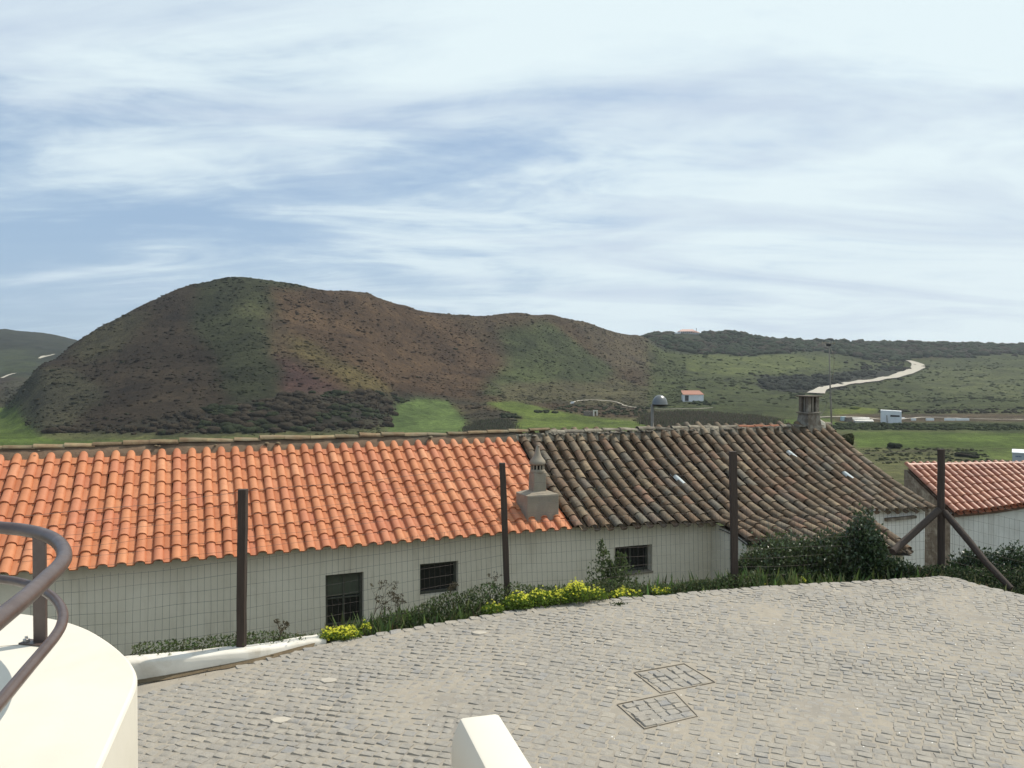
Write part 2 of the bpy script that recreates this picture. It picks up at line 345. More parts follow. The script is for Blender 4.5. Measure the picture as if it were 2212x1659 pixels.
# ------------------------------------------------------------------ land: heights surveyed along bearings
def pchip(x, y, q):
    x = np.asarray(x, float); y = np.asarray(y, float); h = np.diff(x); d = np.diff(y)/h
    m = np.zeros_like(y); m[0] = d[0]; m[-1] = d[-1]
    for i in range(1, len(x)-1):
        if d[i-1]*d[i] > 0:
            w1 = 2*h[i]+h[i-1]; w2 = h[i]+2*h[i-1]; m[i] = (w1+w2)/(w1/d[i-1]+w2/d[i])
    q = np.clip(q, x[0], x[-1]); k = np.clip(np.searchsorted(x, q)-1, 0, len(x)-2)
    t = (q-x[k])/h[k]
    return ((1+2*t)*(1-t)**2*y[k]+t*(1-t)**2*h[k]*m[k]+t*t*(3-2*t)*y[k+1]+t*t*(t-1)*h[k]*m[k+1])
S = {  # bearing (picture column): [(distance, picture row)]
 -1500: [(180, 950), (260, 900), (420, 800), (700, 745), (900, 714), (1200, 770)],
 -400: [(180, 952), (260, 895), (420, 820), (650, 760), (900, 712), (1200, 770)],
 0:    [(180, 952), (210, 932), (262, 895), (300, 872), (420, 845), (600, 790), (900, 714), (1200, 790)],
 50:   [(178, 954), (205, 930), (238, 880), (262, 835), (300, 842), (420, 838), (620, 785), (900, 718), (1200, 790)],
 100:  [(178, 954), (200, 915), (235, 850), (268, 786), (330, 835), (450, 835), (640, 782), (900, 722), (1200, 800)],
 170:  [(178, 956), (198, 920), (235, 838), (268, 775), (292, 737), (370, 795), (600, 785), (900, 738), (1200, 800)],
 250:  [(176, 958), (196, 915), (235, 828), (272, 745), (302, 690), (390, 770), (900, 790), (1200, 800)],
 330:  [(176, 958), (196, 910), (238, 810), (278, 715), (312, 650), (410, 740), (900, 800), (1200, 800)],
 420:  [(178, 957), (198, 908), (242, 800), (284, 692), (320, 617), (420, 720), (900, 800), (1200, 800)],
 510:  [(180, 955), (202, 900), (246, 785), (290, 675), (328, 602), (430, 710), (900, 800), (1200, 800)],
 590:  [(182, 952), (205, 896), (250, 785), (295, 680), (332, 610), (430, 710), (900, 800), (1200, 800)],
 660:  [(186, 948), (210, 890), (255, 785), (300, 690), (338, 624), (440, 710), (900, 800), (1200, 800)],
 790:  [(192, 940), (222, 892), (270, 795), (315, 705), (352, 637), (450, 715), (900, 800), (1200, 800)],
 860:  [(200, 935), (238, 893), (290, 805), (332, 722), (365, 657), (470, 720), (900, 800), (1200, 800)],
 1010: [(210, 928), (262, 882), (310, 825), (352, 750), (390, 685), (500, 750), (900, 800), (1200, 800)],
 1120: [(214, 925), (275, 873), (325, 825), (372, 745), (408, 682), (520, 750), (900, 800), (1200, 800)],
 1185: [(216, 925), (282, 873), (330, 832), (382, 750), (422, 685), (540, 755), (900, 800), (1200, 800)],
 1260: [(218, 923), (290, 874), (340, 838), (398, 762), (442, 701), (560, 755), (900, 800), (1200, 800)],
 1370: [(228, 918), (300, 872), (360, 838), (430, 778), (482, 725), (580, 735), (680, 730), (900, 770), (1200, 800)],
 1450: [(230, 917), (300, 872), (380, 832), (450, 790), (520, 755), (640, 720), (800, 745), (1200, 800)],
 1560: [(230, 917), (300, 872), (400, 828), (500, 780), (560, 762), (650, 723), (800, 745), (1200, 800)],
 1700: [(230, 915), (300, 876), (400, 838), (480, 800), (560, 764), (680, 740), (900, 765), (1200, 800)],
 1850: [(225, 916), (300, 882), (400, 842), (500, 800), (580, 768), (700, 741), (900, 765), (1200, 800)],
 2000: [(220, 918), (300, 888), (380, 862), (480, 818), (580, 776), (700, 743), (900, 765), (1200, 800)],
 2212: [(220, 918), (300, 888), (380, 858), (480, 812), (600, 770), (720, 747), (900, 765), (1200, 800)],
 3600: [(220, 918), (300, 888), (380, 858), (480, 812), (600, 770), (720, 747), (900, 765), (1200, 800)]}
VALLEY = CAMZ-16.0
Yg = np.concatenate([np.linspace(-8, 7, 12), np.linspace(7.4, 26, 46), np.linspace(27, 120, 60), np.linspace(121.5, 520, 300), np.geomspace(523, 1250, 130), np.array([1350, 1500])])
tg = np.concatenate([np.linspace(-3.0, -.86, 40), np.linspace(-.85, .85, 520), np.linspace(.86, 3.0, 40)])
xs = sorted(S); prof = []
for x in xs:
    pts = S[x]; Yk = [120.0]+[p[0] for p in pts]+[2200.0, 4200.0]
    zk = [VALLEY]+[P(x, py, Y).z for Y, py in pts]+[-28.0, -40.0]
    prof.append(pchip(Yk, zk, Yg))
prof = np.array(prof); tk = np.array([(x-1106)/F_PX for x in xs])
ZG = np.empty((len(Yg), len(tg)))
for i in range(len(Yg)): ZG[i] = pchip(tk, prof[:, i], tg)
YY, TT = np.meshgrid(Yg, tg, indexing='ij')
# in front of the camera X = t*Y; near and behind it the sheet keeps its width
DEN = np.where(YY > 6, YY, 6+0*YY)
XX = TT*np.maximum(DEN, 14) if False else TT*np.maximum(YY, 9)
# near land: under the yard, the bank, the row of houses, then down to the valley floor
eY = edgeY(XX); d = YY-eY
near = np.interp(d.ravel(), [-1.0, -.05, .25, 1.0, 2.6, 6, 20, 55, 100], [-.42, -.42, -.26, -.48, -1.75, -2.1, -4.6, -11.0, VALLEY]).reshape(d.shape)
near = near+np.where(XX < 0, .06*XX, 0)*np.clip(1-d/4, 0, 1)*(YY < 30)
bl = np.clip((YY-85)/35, 0, 1)
ZG = near*(1-bl)+ZG*bl
def fbm(X, Y, sc, oct=4, seed=0):
    out = np.zeros(X.shape); a = 1.0; tot = 0
    for o in range(oct):
        s = sc*(2**o); r2 = np.random.default_rng(seed+o*17+5); ph = r2.random((4096,))
        xi = X*s; yi = Y*s; x0 = np.floor(xi).astype(int); y0 = np.floor(yi).astype(int)
        fx = xi-x0; fy = yi-y0; fx = fx*fx*(3-2*fx); fy = fy*fy*(3-2*fy)
        h = lambda i, j: ph[((i*73856093) ^ (j*19349663)) & 4095]
        out += a*((h(x0, y0)*(1-fx)+h(x0+1, y0)*fx)*(1-fy)+(h(x0, y0+1)*(1-fx)+h(x0+1, y0+1)*fx)*fy); tot += a; a *= .5
    return out/tot
am = np.clip((YY-190)/160, 0, 1)
ZG += (fbm(XX, YY, .02, 4, 3)-.5)*5.0*am + (fbm(XX, YY, .25, 3, 9)-.5)*.9*np.clip((YY-200)/60, 0, 1) + (fbm(XX, YY, .5, 3, 4)-.5)*.25*np.clip((YY-25)/40, 0, 1)

# land cover zones (fields, heath, scrub) with a painted window reflection split, edges broken up
def to_px(X, Y, Z):
    dz = Z-CAMZ; Yc = Y*CP-dz*SP; Zc = Y*SP+dz*CP
    Yc = np.maximum(Yc, .5); return 1106+F_PX*X/Yc, 829.5-F_PX*Zc/Yc
def inpoly(x, y, poly):
    r = np.zeros(x.shape, bool); n = len(poly); j = n-1
    for i in range(n):
        xi, yi = poly[i]; xj, yj = poly[j]
        if yi != yj:
            c = ((yi > y) != (yj > y)) & (x < (xj-xi)*(y-yi)/(yj-yi)+xi); r ^= c
        j = i
    return r
GREEN = (.076, .108, .028); GREEN2 = (.086, .115, .030); OLIVE = (.075, .085, .032); DULL = (.085, .088, .042)
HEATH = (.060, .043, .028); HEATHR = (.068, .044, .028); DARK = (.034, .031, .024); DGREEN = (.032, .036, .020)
SLOPE = (.052, .062, .027); SCRUB = (.036, .042, .026); OCHRE = (.092, .072, .034); REED = (.066, .058, .036); SOILR = (.075, .058, .04)
def cover(X, Y, Z):
    px, py = to_px(X, Y, Z)
    nx = (fbm(X, Y, .045, 4, 21)-.5); ny = (fbm(X, Y, .05, 4, 41)-.5)
    qx = px+nx*60; qy = py+ny*26
    C = np.empty(X.shape+(3,)); C[:] = SLOPE
    def put(mask, c, a=1.0): C[mask] = np.array(c)*a+C[mask]*(1-a)
    valley = (Z < VALLEY+1.2) & (Y < 300)
    hill = (Y > 185) & (Y < 520) & (px < 1400)
    put(hill, HEATH)
    put(hill & inpoly(qx, qy, [(-200, 600), (300, 560), (520, 560), (580, 640), (585, 760), (700, 830), (850, 860), (830, 960), (-200, 980)]), (.033, .025, .018))  # darker left of a window reflection's edge, painted into the land colour
    put(hill & inpoly(qx, qy, [(430, 590), (700, 600), (640, 640), (580, 680), (600, 900), (520, 900), (470, 760), (420, 700)]), DGREEN)
    put(hill & inpoly(qx, qy, [(480, 655), (560, 650), (600, 690), (540, 680)]), (.062, .066, .034))
    put(hill & inpoly(qx, qy, [(-50, 880), (60, 800), (170, 800), (240, 860), (100, 940), (40, 960)]), (.050, .047, .031))
    put(hill & inpoly(qx, qy, [(240, 690), (330, 680), (260, 760), (180, 790), (160, 760)]), (.058, .052, .032))
    put(hill & inpoly(qx, qy, [(580, 620), (740, 620), (980, 690), (1080, 800), (1000, 870), (820, 850), (700, 830), (640, 740)]), HEATHR)  # redder to the right of that painted reflection edge
    put(hill & inpoly(qx, qy, [(625, 720), (680, 735), (790, 800), (860, 850), (770, 855), (720, 800), (640, 760)]), OCHRE)
    put(hill & inpoly(qx, qy, [(600, 760), (690, 820), (760, 850), (700, 900), (600, 880)]), (.062, .036, .033))
    put(hill & inpoly(qx, qy, [(1085, 715), (1180, 695), (1240, 735), (1330, 790), (1300, 830), (1110, 835), (1080, 780)]), (.050, .060, .030))
    put(hill & inpoly(qx, qy, [(1085, 790), (1150, 780), (1200, 860), (1050, 850)]), (.058, .070, .032))
    put(hill & inpoly(qx, qy, [(1240, 690), (1400, 720), (1450, 800), (1330, 800)]), (.078, .062, .042))
    put(hill & inpoly(qx, qy, [(1080, 835), (1350, 820), (1500, 850), (1450, 880), (1100, 865)]), (.075, .068, .040))
    # dark gully scrub at the hill foot
    put((Y < 330) & inpoly(qx, qy, [(80, 930), (300, 915), (500, 880), (640, 840), (850, 850), (960, 855), (1060, 865), (1040, 880), (850, 878), (840, 944), (300, 950), (80, 952)]), DARK)
    right = (px >= 1400) & (Y > 290)
    put(right, SLOPE)
    put(right & inpoly(qx, qy, [(1360, 700), (2400, 700), (2400, 772), (2080, 768), (1900, 772), (1750, 760), (1600, 768), (1480, 768), (1380, 745)]), SCRUB)
    put(right & inpoly(qx, qy, [(1850, 745), (2120, 745), (2020, 772), (1880, 775)]), (.050, .036, .030))
    put(right & inpoly(qx, qy, [(1640, 815), (1790, 815), (1870, 800), (1960, 790), (1950, 805), (1780, 850), (1650, 850)]), (.030, .032, .026))
    put(right & inpoly(qx, qy, [(1480, 770), (1800, 770), (1800, 800), (1640, 812), (1500, 800)]), (.078, .092, .036))
    put(right & inpoly(qx, qy, [(2000, 790), (2212, 800), (2212, 860), (2000, 850)]), (.072, .082, .038))
    # valley floor
    vf = valley & (Y > 60)
    put(vf, DULL)
    sx = px+nx*24; sy = py+ny*9
    low = (Y < 300)
    put(low & inpoly(sx, sy, [(1380, 885), (1680, 905), (1700, 925), (1560, 932), (1380, 915)]), REED)
    put(low & inpoly(sx, sy, [(1000, 885), (1080, 890), (1120, 905), (1100, 945), (1000, 945)]), (.05, .043, .030))
    put(low & inpoly(sx, sy, [(-3000, 880), (40, 882), (55, 920), (80, 942), (130, 950), (300, 951), (600, 948), (840, 940), (1000, 944), (1000, 1010), (-3000, 1010)]), GREEN)
    put(low & inpoly(sx, sy, [(840, 905), (858, 874), (900, 862), (960, 868), (1000, 905), (1010, 945), (840, 946)]), (.078, .112, .040))
    put(low & inpoly(sx, sy, [(1050, 868), (1115, 864), (1180, 884), (1250, 896), (1340, 906), (1400, 914), (1560, 932), (1500, 950), (1060, 950), (1110, 925), (1125, 905)]), GREEN2)
    put(low & inpoly(sx, sy, [(1680, 908), (1800, 905), (1800, 925), (1660, 928)]), GREEN)
    put(low & inpoly(sx, sy, [(1800, 882), (1880, 880), (1900, 895), (1810, 903)]), (.10, .12, .03))
    put(low & inpoly(sx, sy, [(1840, 934), (2600, 934), (2600, 962), (2000, 968), (1850, 965)]), GREEN)
    put(low & inpoly(sx, sy, [(2060, 968), (2600, 966), (2600, 1000), (2100, 995)]), (.10, .13, .04))
    put(low & inpoly(sx, sy, [(1800, 895), (2600, 893), (2600, 912), (1800, 912)]), SOILR)
    put(low & inpoly(sx, sy, [(1800, 912), (2600, 914), (2600, 932), (1800, 931)]), (.045, .058, .026))
    # far left hill
    fl = (Y > 520) & (px < 260)
    put(fl, (.024, .028, .020)); put(fl & inpoly(qx, qy, [(-100, 780), (60, 750), (80, 800), (-100, 820)]), (.036, .045, .024))
    nearm = Y < 60
    put(nearm, (.085, .085, .040))
    return C
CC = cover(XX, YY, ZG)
def soften(C, k):
    for _ in range(k):
        C = (np.roll(C, 1, 0)+np.roll(C, -1, 0)+np.roll(C, 1, 1)+np.roll(C, -1, 1)+2*C)/6
    return C
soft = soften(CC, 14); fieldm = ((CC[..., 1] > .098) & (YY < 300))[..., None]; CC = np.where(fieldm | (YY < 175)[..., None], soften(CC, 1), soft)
ny_, nx_ = XX.shape
idx = np.arange(ny_*nx_).reshape(ny_, nx_)
FQ = np.stack([idx[:-1, :-1], idx[:-1, 1:], idx[1:, 1:], idx[1:, :-1]], -1).reshape(-1, 4)
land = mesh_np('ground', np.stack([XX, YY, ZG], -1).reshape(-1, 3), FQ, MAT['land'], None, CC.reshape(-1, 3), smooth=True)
tag(land, 'rolling land of heath hills, scrub slopes and green valley fields', kind='structure')
def zland(X, Y):
    X = np.asarray(X, float); Y = np.asarray(Y, float); t = X/np.maximum(Y, 9)
    i = np.clip(np.searchsorted(Yg, Y)-1, 0, len(Yg)-2); j = np.clip(np.searchsorted(tg, t)-1, 0, len(tg)-2)
    a = (Y-Yg[i])/(Yg[i+1]-Yg[i]); b_ = (t-tg[j])/(tg[j+1]-tg[j])
    return (ZG[i, j]*(1-b_)+ZG[i, j+1]*b_)*(1-a)+(ZG[i+1, j]*(1-b_)+ZG[i+1, j+1]*b_)*a
def land_at(x, y, lo=70, hi=1100):    # first land point along the line of sight
    Ys = np.geomspace(lo, hi, 3000); dr = ray(x, y); X = dr.x/dr.y*Ys; Z = CAMZ+dr.z/dr.y*Ys
    k = np.argmax(Z < zland(X, Ys)); return Vector((X[k], Ys[k], float(zland(X[k], Ys[k]))))

# concrete track climbing the far slope and smaller dirt tracks, laid on the land
def strip(name, pts, wid, mat, label, lift=.12, sub=14, vary=.03):
    W = []
    for q in pts: W.append(land_at(*q[:2]))
    C2 = []
    for i in range(len(W)-1):
        p0 = W[max(i-1, 0)]; p1 = W[i]; p2 = W[i+1]; p3 = W[min(i+2, len(W)-1)]
        for k in range(sub):
            t = k/sub; C2.append((.5*((2*p1)+(p2-p0)*t+(2*p0-5*p1+4*p2-p3)*t*t+(3*p1-p0-3*p2+p3)*t**3), i+t))
    C2.append((W[-1], len(W)-1)); rows = []
    for i, (p, u) in enumerate(C2):
        a = C2[max(i-1, 0)][0]; b2 = C2[min(i+1, len(C2)-1)][0]; t = (b2-a); t.z = 0; t.normalize(); n = Vector((-t.y, t.x, 0))
        wd = wid if not isinstance(wid, list) else float(np.interp(u, range(len(wid)), wid)); wd *= 1+random.uniform(-vary, vary)
        row = []
        for s in (-.5, -.17, .17, .5):
            q = p+n*wd*s; row.append((q.x, q.y, float(zland(q.x, q.y)+zland(q.x+2, q.y+2)+zland(q.x-2, q.y-2)+zland(q.x, q.y+4)+zland(q.x, q.y-4))/5+lift))
        rows.append(row)
    o = MB().grid(rows).build(name, mat, smooth=True); return tag(o, label, kind='structure')
strip('concrete_track', [(1762, 852), (1775, 842), (1805, 836), (1850, 829), (1900, 821), (1945, 811), (1972, 801), (1984, 793), (1976, 785), (1955, 778)], [8, 5.5, 5, 5, 5, 6, 7.5, 8.5, 7, 5], MAT['concrete'], 'pale concrete track curving up the far slope', .7, vary=.0)
strip('dirt_track', [(84, 775), (94, 771), (104, 769.5), (118, 766)], [1.5, 4.0, 2.0, 1.4], MAT['concrete'], 'pale dirt track on the far left hill', .4)
strip('dirt_track', [(4, 817), (16, 812), (34, 807)], 1.8, MAT['concrete'], 'short pale track low on the far left hill', .4)
strip('dirt_track', [(1775, 759), (1800, 756), (1832, 757), (1868, 762)], 3, MAT['concrete'], 'thin pale track on the slope above the concrete track', .4)
strip('dirt_track', [(1232, 872), (1262, 866), (1330, 870), (1360, 880), (1420, 884), (1490, 884), (1540, 882)], .8, MAT['concrete'], 'thin pale footpath across the valley beside the red roofed hut', .2)
strip('dirt_track', [(1730, 905), (1840, 902), (1920, 908), (2010, 903), (2100, 906), (2212, 908)], 1.6, MAT['concrete'], 'pale strip of bare ground beside the white block hut', .2)
# ------------------------------------------------------------------ the row of houses
TH = R(67.8); UD = Vector((math.sin(TH), math.cos(TH), 0)); ND = Vector((-math.cos(TH), math.sin(TH), 0))   # along the ridge / away from the camera
def UDH(u, D, h): return Vector((UD.x*u+ND.x*D, UD.y*u+ND.y*D, CAMZ-h))
DR, HR = 14.4, 1.306
def sm(a, b, x): t = min(1, max(0, (x-a)/(b-a))); return t*t*(3-2*t)
def wob(u, s=1.0): return .025*math.sin(u*.9+1)*s+.012*math.sin(u*2.3)
def eave(u):
    D = np.interp(u, [-20, 5.9, 8.66, 13.77, 20], [11.98, 11.98, 11.74, 11.52, 11.52]); h = np.interp(u, [-20, 5.9, 8.66, 13.77, 20], [2.617, 2.617, 2.69, 2.72, 2.72])
    return float(D), float(h)
U_SPLIT = 5.92; U_END = 13.72; AN0, AN1 = 8.72, 11.86
def roof_path(u):
    """points (D,h) from ridge to eave, slightly sagging"""
    De, he = eave(u); old = sm(5.6, 7.5, u); out = []
    for k in range(13):
        v = k/12; D = DR+(De-DR)*v; h = HR+(he-HR)*v
        h += (.035+.075*old)*math.sin(math.pi*v)*(1) + .02*old*math.sin(u*1.7+v*4) + wob(u)*.5*old
        out.append((D, h))
    if AN0-.02 <= u <= AN1+.02:
        f = (u-AN0)/(AN1-AN0); ha = 2.84+(3.17-2.84)*f; Da = 10.95-.55*sm(0, .5, f); De0, he0 = out[-1]
        n = 7
        for k in range(1, n+1):
            v = k/n; out.append((De0+(Da-De0)*v, he0+(ha-he0)*v-.03*math.sin(math.pi*v)))
    return out
def path_pts(u): return [UDH(u, D, h) for D, h in roof_path(u)]
def walk(pts):
    s = [0.0]
    for a, b2 in zip(pts, pts[1:]): s.append(s[-1]+(b2-a).length)
    return s
def at_s(pts, s, q):
    q = max(0, min(q, s[-1]))
    for i in range(len(s)-1):
        if q <= s[i+1] or i == len(s)-2:
            t = (q-s[i])/(s[i+1]-s[i]); return pts[i].lerp(pts[i+1], t)

# tile shapes: origin at the middle of the lower end, +y up the slope, +z out of the roof
def new_tile(W=.232, Ln=.40, th=.013):
    prof = []
    bx = -.038
    for k in range(8):
        a = math.pi*(1-k/7); prof.append((bx+.070*math.cos(a), .066*math.sin(a)**.8))
    prof += [(.040, .004), (.085, .0), (.112, .004), (.120, .022)]
    rows = []
    for y, sc, dz in ((0, 1.0, .030), (Ln*.5, .955, .009), (Ln, .90, -.006)):
        rows.append([((x-bx*0)*sc if x < .05 else x, y, z*sc+dz) for x, z in prof])
    fr = [(x, .002, z+.030-(th+.008)*(1 if z > .01 else .9)) for x, z in [(q[0]*.93 if q[0] < 0.03 else q[0], q[1]) for q in prof]]
    m = MB(); m.grid([fr, rows[0]]); m.grid(rows); return m
def old_cover(W=.165, Ln=.44, th=.016, seed=0):
    r_ = random.Random(seed); rows = []
    for y, w_, dz in ((0, 1.0, .022), (Ln*.5, .93+r_.uniform(-.02, .02), .006+r_.uniform(-.004, .004)), (Ln, .82, -.006)):
        rows.append([(-W/2*w_*math.cos(math.pi*k/7*.96+.06)*1.0, y, .072*w_*math.sin(math.pi*k/7)**.85+dz+r_.uniform(-.0015, .0015)) for k in range(8)])
    if seed % 3 == 1: rows[0] = [(x, y+r_.uniform(0, .03), z) for x, y, z in rows[0]]
    fr = [(x*.86, y+.003, z-th) for x, y, z in rows[0]]
    m = MB(); m.grid([fr, rows[0]]); m.grid(rows); return m
def old_channel(W=.15, Ln=.44):
    rows = []
    for y, w_, dz in ((0, .85, .0), (Ln, 1.0, -.008)):
        rows.append([(-W/2*w_*math.cos(math.pi*k/4), y, -.045*w_*math.sin(math.pi*k/4)+.012+dz) for k in range(5)])
    fr = [(x, .002, z-.012) for x, y, z in rows[0]]
    m = MB(); m.grid([fr, rows[0]]); m.grid(rows); return m
def mesh_of(mb, name, mat):
    me = bpy.data.meshes.new(name); me.from_pydata(mb.v, [], mb.f); me.update(); me.materials.append(mat)
    for p in me.polygons: p.use_smooth = True
    me.set_sharp_from_angle(angle=R(38)); return me
def tile_matrix(lo, up, across, dz=0.0, yaw=0, roll=0, pitch=0):
    y = (up-lo).normalized(); x = (across-y*across.dot(y)).normalized(); z = x.cross(y)
    M = Matrix((x, y, z)).transposed().to_4x4(); M.translation = lo+z*dz
    return M @ Matrix.Rotation(yaw, 4, 'Z') @ Matrix.Rotation(roll, 4, 'Y') @ Matrix.Rotation(pitch, 4, 'X')
def place_tiles(mats, name, meshes, templ, mat, parent, limit=300, stuffname=None, seed=1):
    """the `limit` tiles nearest the camera as parts, the others joined"""
    r_ = random.Random(seed); mats = sorted(mats, key=lambda M: (M.translation-cam.location).length if in_view(M.translation) else 1e4+(M.translation).length)
    for M in mats[:limit]:
        o = bpy.data.objects.new(name, meshes[r_.randrange(len(meshes))]); COL.objects.link(o); o.parent = parent; o.matrix_local = M
    rest = mats[limit:]
    if rest:
        tv = np.array(templ.v); tri = []
        for f in templ.f: tri.append(f if len(f) == 4 else f+(f[-1],))
        Ms = np.array([[[M[i][j] for j in range(3)] for i in range(3)] for M in rest]); lc = np.array([tuple(M.translation) for M in rest])
        o = instances_np((stuffname or name+'s'), tv, np.array(tri), Ms, lc, mat, parent, rnds=np.array([r_.random() for _ in rest]), smooth=True)
        o.data.set_sharp_from_angle(angle=R(38)); o['kind'] = 'stuff'
def in_view(p):
    q = to_px(np.array([p.x]), np.array([p.y]), np.array([p.z])); return p.y > 1 and -30 < q[0][0] < 2240 and q[1][0] < 1700

house_new = empty('row_house', 'long low house with a bright new orange tiled roof and pale wall behind the fence', 'house')
house_old = empty('row_house', 'white house with weathered dark tiled roof, joined to the right of the orange roof', 'house')

def roof_sheet(u0, u1, n, name, mat, parent, dz=-.035):
    m = MB(); rows = []
    for i in range(n+1):
        u = u0+(u1-u0)*i/n; pts = path_pts(u)[:13]; pts[-1] = pts[-2].lerp(pts[-1], .35); rows.append([p+Vector((0, 0, dz)) for p in pts])
    m.grid(rows); und = [[p+Vector((0, 0, -.05)) for p in r] for r in rows]; m.grid([r[::-1] for r in und])
    m.grid([[r[-1] for r in rows], [r[-1] for r in und]])
    return m.build(name, mat, parent)
roof_new = roof_sheet(-5.2, U_SPLIT+.02, 24, 'roof', MAT['deck'], house_new)
roof_old = roof_sheet(U_SPLIT+.02, U_END, 30, 'roof', MAT['deckold'], house_old)
# back slopes (behind the ridge)
def back(u0, u1, parent, mat):
    m = MB(); rows = [[UDH(u, DR+.02, HR+.0), UDH(u, DR+1.3, HR+.72), UDH(u, DR+2.6, HR+1.4)] for u in (u0, (u0+u1)/2, u1)]
    m.grid(rows); m.grid([[p+Vector((0, 0, -.08)) for p in r][::-1] for r in rows]); m.build('back_roof', mat, parent)
back(-5.2, U_SPLIT, house_new, MAT['newtile']); back(U_SPLIT+.01, U_END, house_old, MAT['oldtile'])

# new tiles: nine courses, 0.235 apart
CW = .2265; n_t = new_tile(); me_new = [mesh_of(n_t, 'clay_tile', MAT['newtile'])]
mats = []; u = U_SPLIT-.11; r_ = random.Random(3); ncol = 0
CHU0, CHU1 = 5.0, 5.72
while u > -5.1:
    pts = path_pts(u); pts = [pts[0].lerp(pts[1], .1)]+pts[1:]
    e = (pts[-1]-pts[-2]).normalized(); pts.append(pts[-1]+e*.07); s = walk(pts); Ltot = s[-1]; exp_ = Ltot/9.0
    for j in range(9):
        a = Ltot-j*exp_; lo = at_s(pts, s, a); up = at_s(pts, s, max(0, a-.33))
        if (up-lo).length < .12: continue
        mats.append(tile_matrix(lo, up, UD, .0+r_.uniform(0, .004), r_.gauss(0, .010), r_.gauss(0, .012), R(2.3)+r_.gauss(0, .004)))
    u -= CW; ncol += 1
place_tiles(mats, 'clay_tile', me_new, n_t, MAT['newtile'], roof_new, 300, 'clay_tiles', 5)

# old tiles
CWO = .245; o_t = old_cover(seed=0); me_old = [mesh_of(old_cover(seed=k), 'weathered_tile', MAT['oldtile']) for k in range(5)]
ch_t = old_channel(); mats = []; chm = []; u = U_SPLIT+.135; r_ = random.Random(8); special = []
glass_px = [(1470, 1026), (1709, 985), (1838, 1019), (1408, 1011)]
while u < U_END-.03:
    for uu, tgt, cov in ((u, mats, True), (u+CWO/2, chm, False)):
        if uu > U_END-.02: continue
        pts = path_pts(uu); nmain = 13
        e = (pts[-1]-pts[-2]).normalized(); pts.append(pts[-1]+e*(.07 if cov else .03)); s = walk(pts); Ltot = s[-1]
        n = int(round(Ltot/.292)); exp_ = Ltot/n; jit = r_.uniform(-.05, .05)
        for j in range(n):
            a = Ltot-j*exp_+(jit+r_.uniform(-.02, .02) if 0 < j else r_.uniform(-.02, .02)); lo = at_s(pts, s, a); up = at_s(pts, s, max(0, a-.34))
            if (up-lo).length < .12: continue
            du = r_.gauss(0, .007)
            M = tile_matrix(lo+UD*du, up+UD*(du+r_.gauss(0, .006)), UD, (.012 if cov else -.030)+r_.uniform(0, .008), r_.gauss(0, .02), r_.gauss(0, .04), R(2.2)+r_.gauss(0, .010))
            tgt.append(M)
    u += CWO
# the few pale glass tiles
gm = mesh_of(old_cover(seed=2), 'glass_tile', MAT['glasstile'])
for gx, gy in glass_px[:3]:
    best = min(mats, key=lambda M: (lambda c: (to_px(*[np.array([q]) for q in c])[0][0]-gx)**2+(to_px(*[np.array([q]) for q in c])[1][0]-gy)**2)((M @ Vector((0, .18, .07)))))
    mats.remove(best); o = bpy.data.objects.new('glass_tile', gm); COL.objects.link(o); o.parent = roof_old; o.matrix_local = best @ Matrix.Diagonal((.62, .95, .9, 1))
    o['label'] = 'pale translucent tile among the dark ones'
place_tiles(mats, 'weathered_tile', me_old, o_t, MAT['oldtile'], roof_old, 300, 'weathered_tiles', 6)
place_tiles(chm, 'channel_tile', me_old, ch_t, MAT['oldtile'], roof_old, 0, 'channel_tiles', 7)

# annex deck under its tiles
m = MB(); rows = []
for i in range(13):
    uu = AN0+(AN1-AN0)*i/12; rows.append([p+Vector((0, 0, -.05)) for p in path_pts(uu)[12:]])
m.grid(rows); m.grid([[p+Vector((0, 0, -.05)) for p in r][::-1] for r in rows]); m.build('annex_roof_deck', MAT['deckold'], roof_old)

# mortar flank under the ridge tiles, ridge tiles in short lengths
def mortar(u0, u1, parent, mat, up=.10, down=.30, seed=0):
    m = MB(); rows = []; n = int((u1-u0)/.11); rr = random.Random(seed)
    for i in range(n+1):
        u = u0+(u1-u0)*i/n; a = roof_path(u); D0, h0 = a[0]; D1, h1 = a[1]; j = rr.uniform(-.02, .02)
        t = down/.25
        rows.append([UDH(u, D0+(D1-D0)*t, h0+(h1-h0)*t-.01), UDH(u, D0+(D1-D0)*(t*.8+j), h0+(h1-h0)*t*.8-.05-j*.3), UDH(u, D0-.05, h0-up-rr.uniform(0, .012)), UDH(u, D0+.09, h0-up-.0), UDH(u, D0+.16, h0+.05)])
    m.grid(rows); return m.build('ridge_mortar', mat, parent, smooth=True)
mortar(-5.2, U_SPLIT, house_new, MAT['mortar'], .11, .22, 1); mortar(U_SPLIT+.001, U_END-.02, house_old, MAT['ridgeold'], .07, .17, 2)
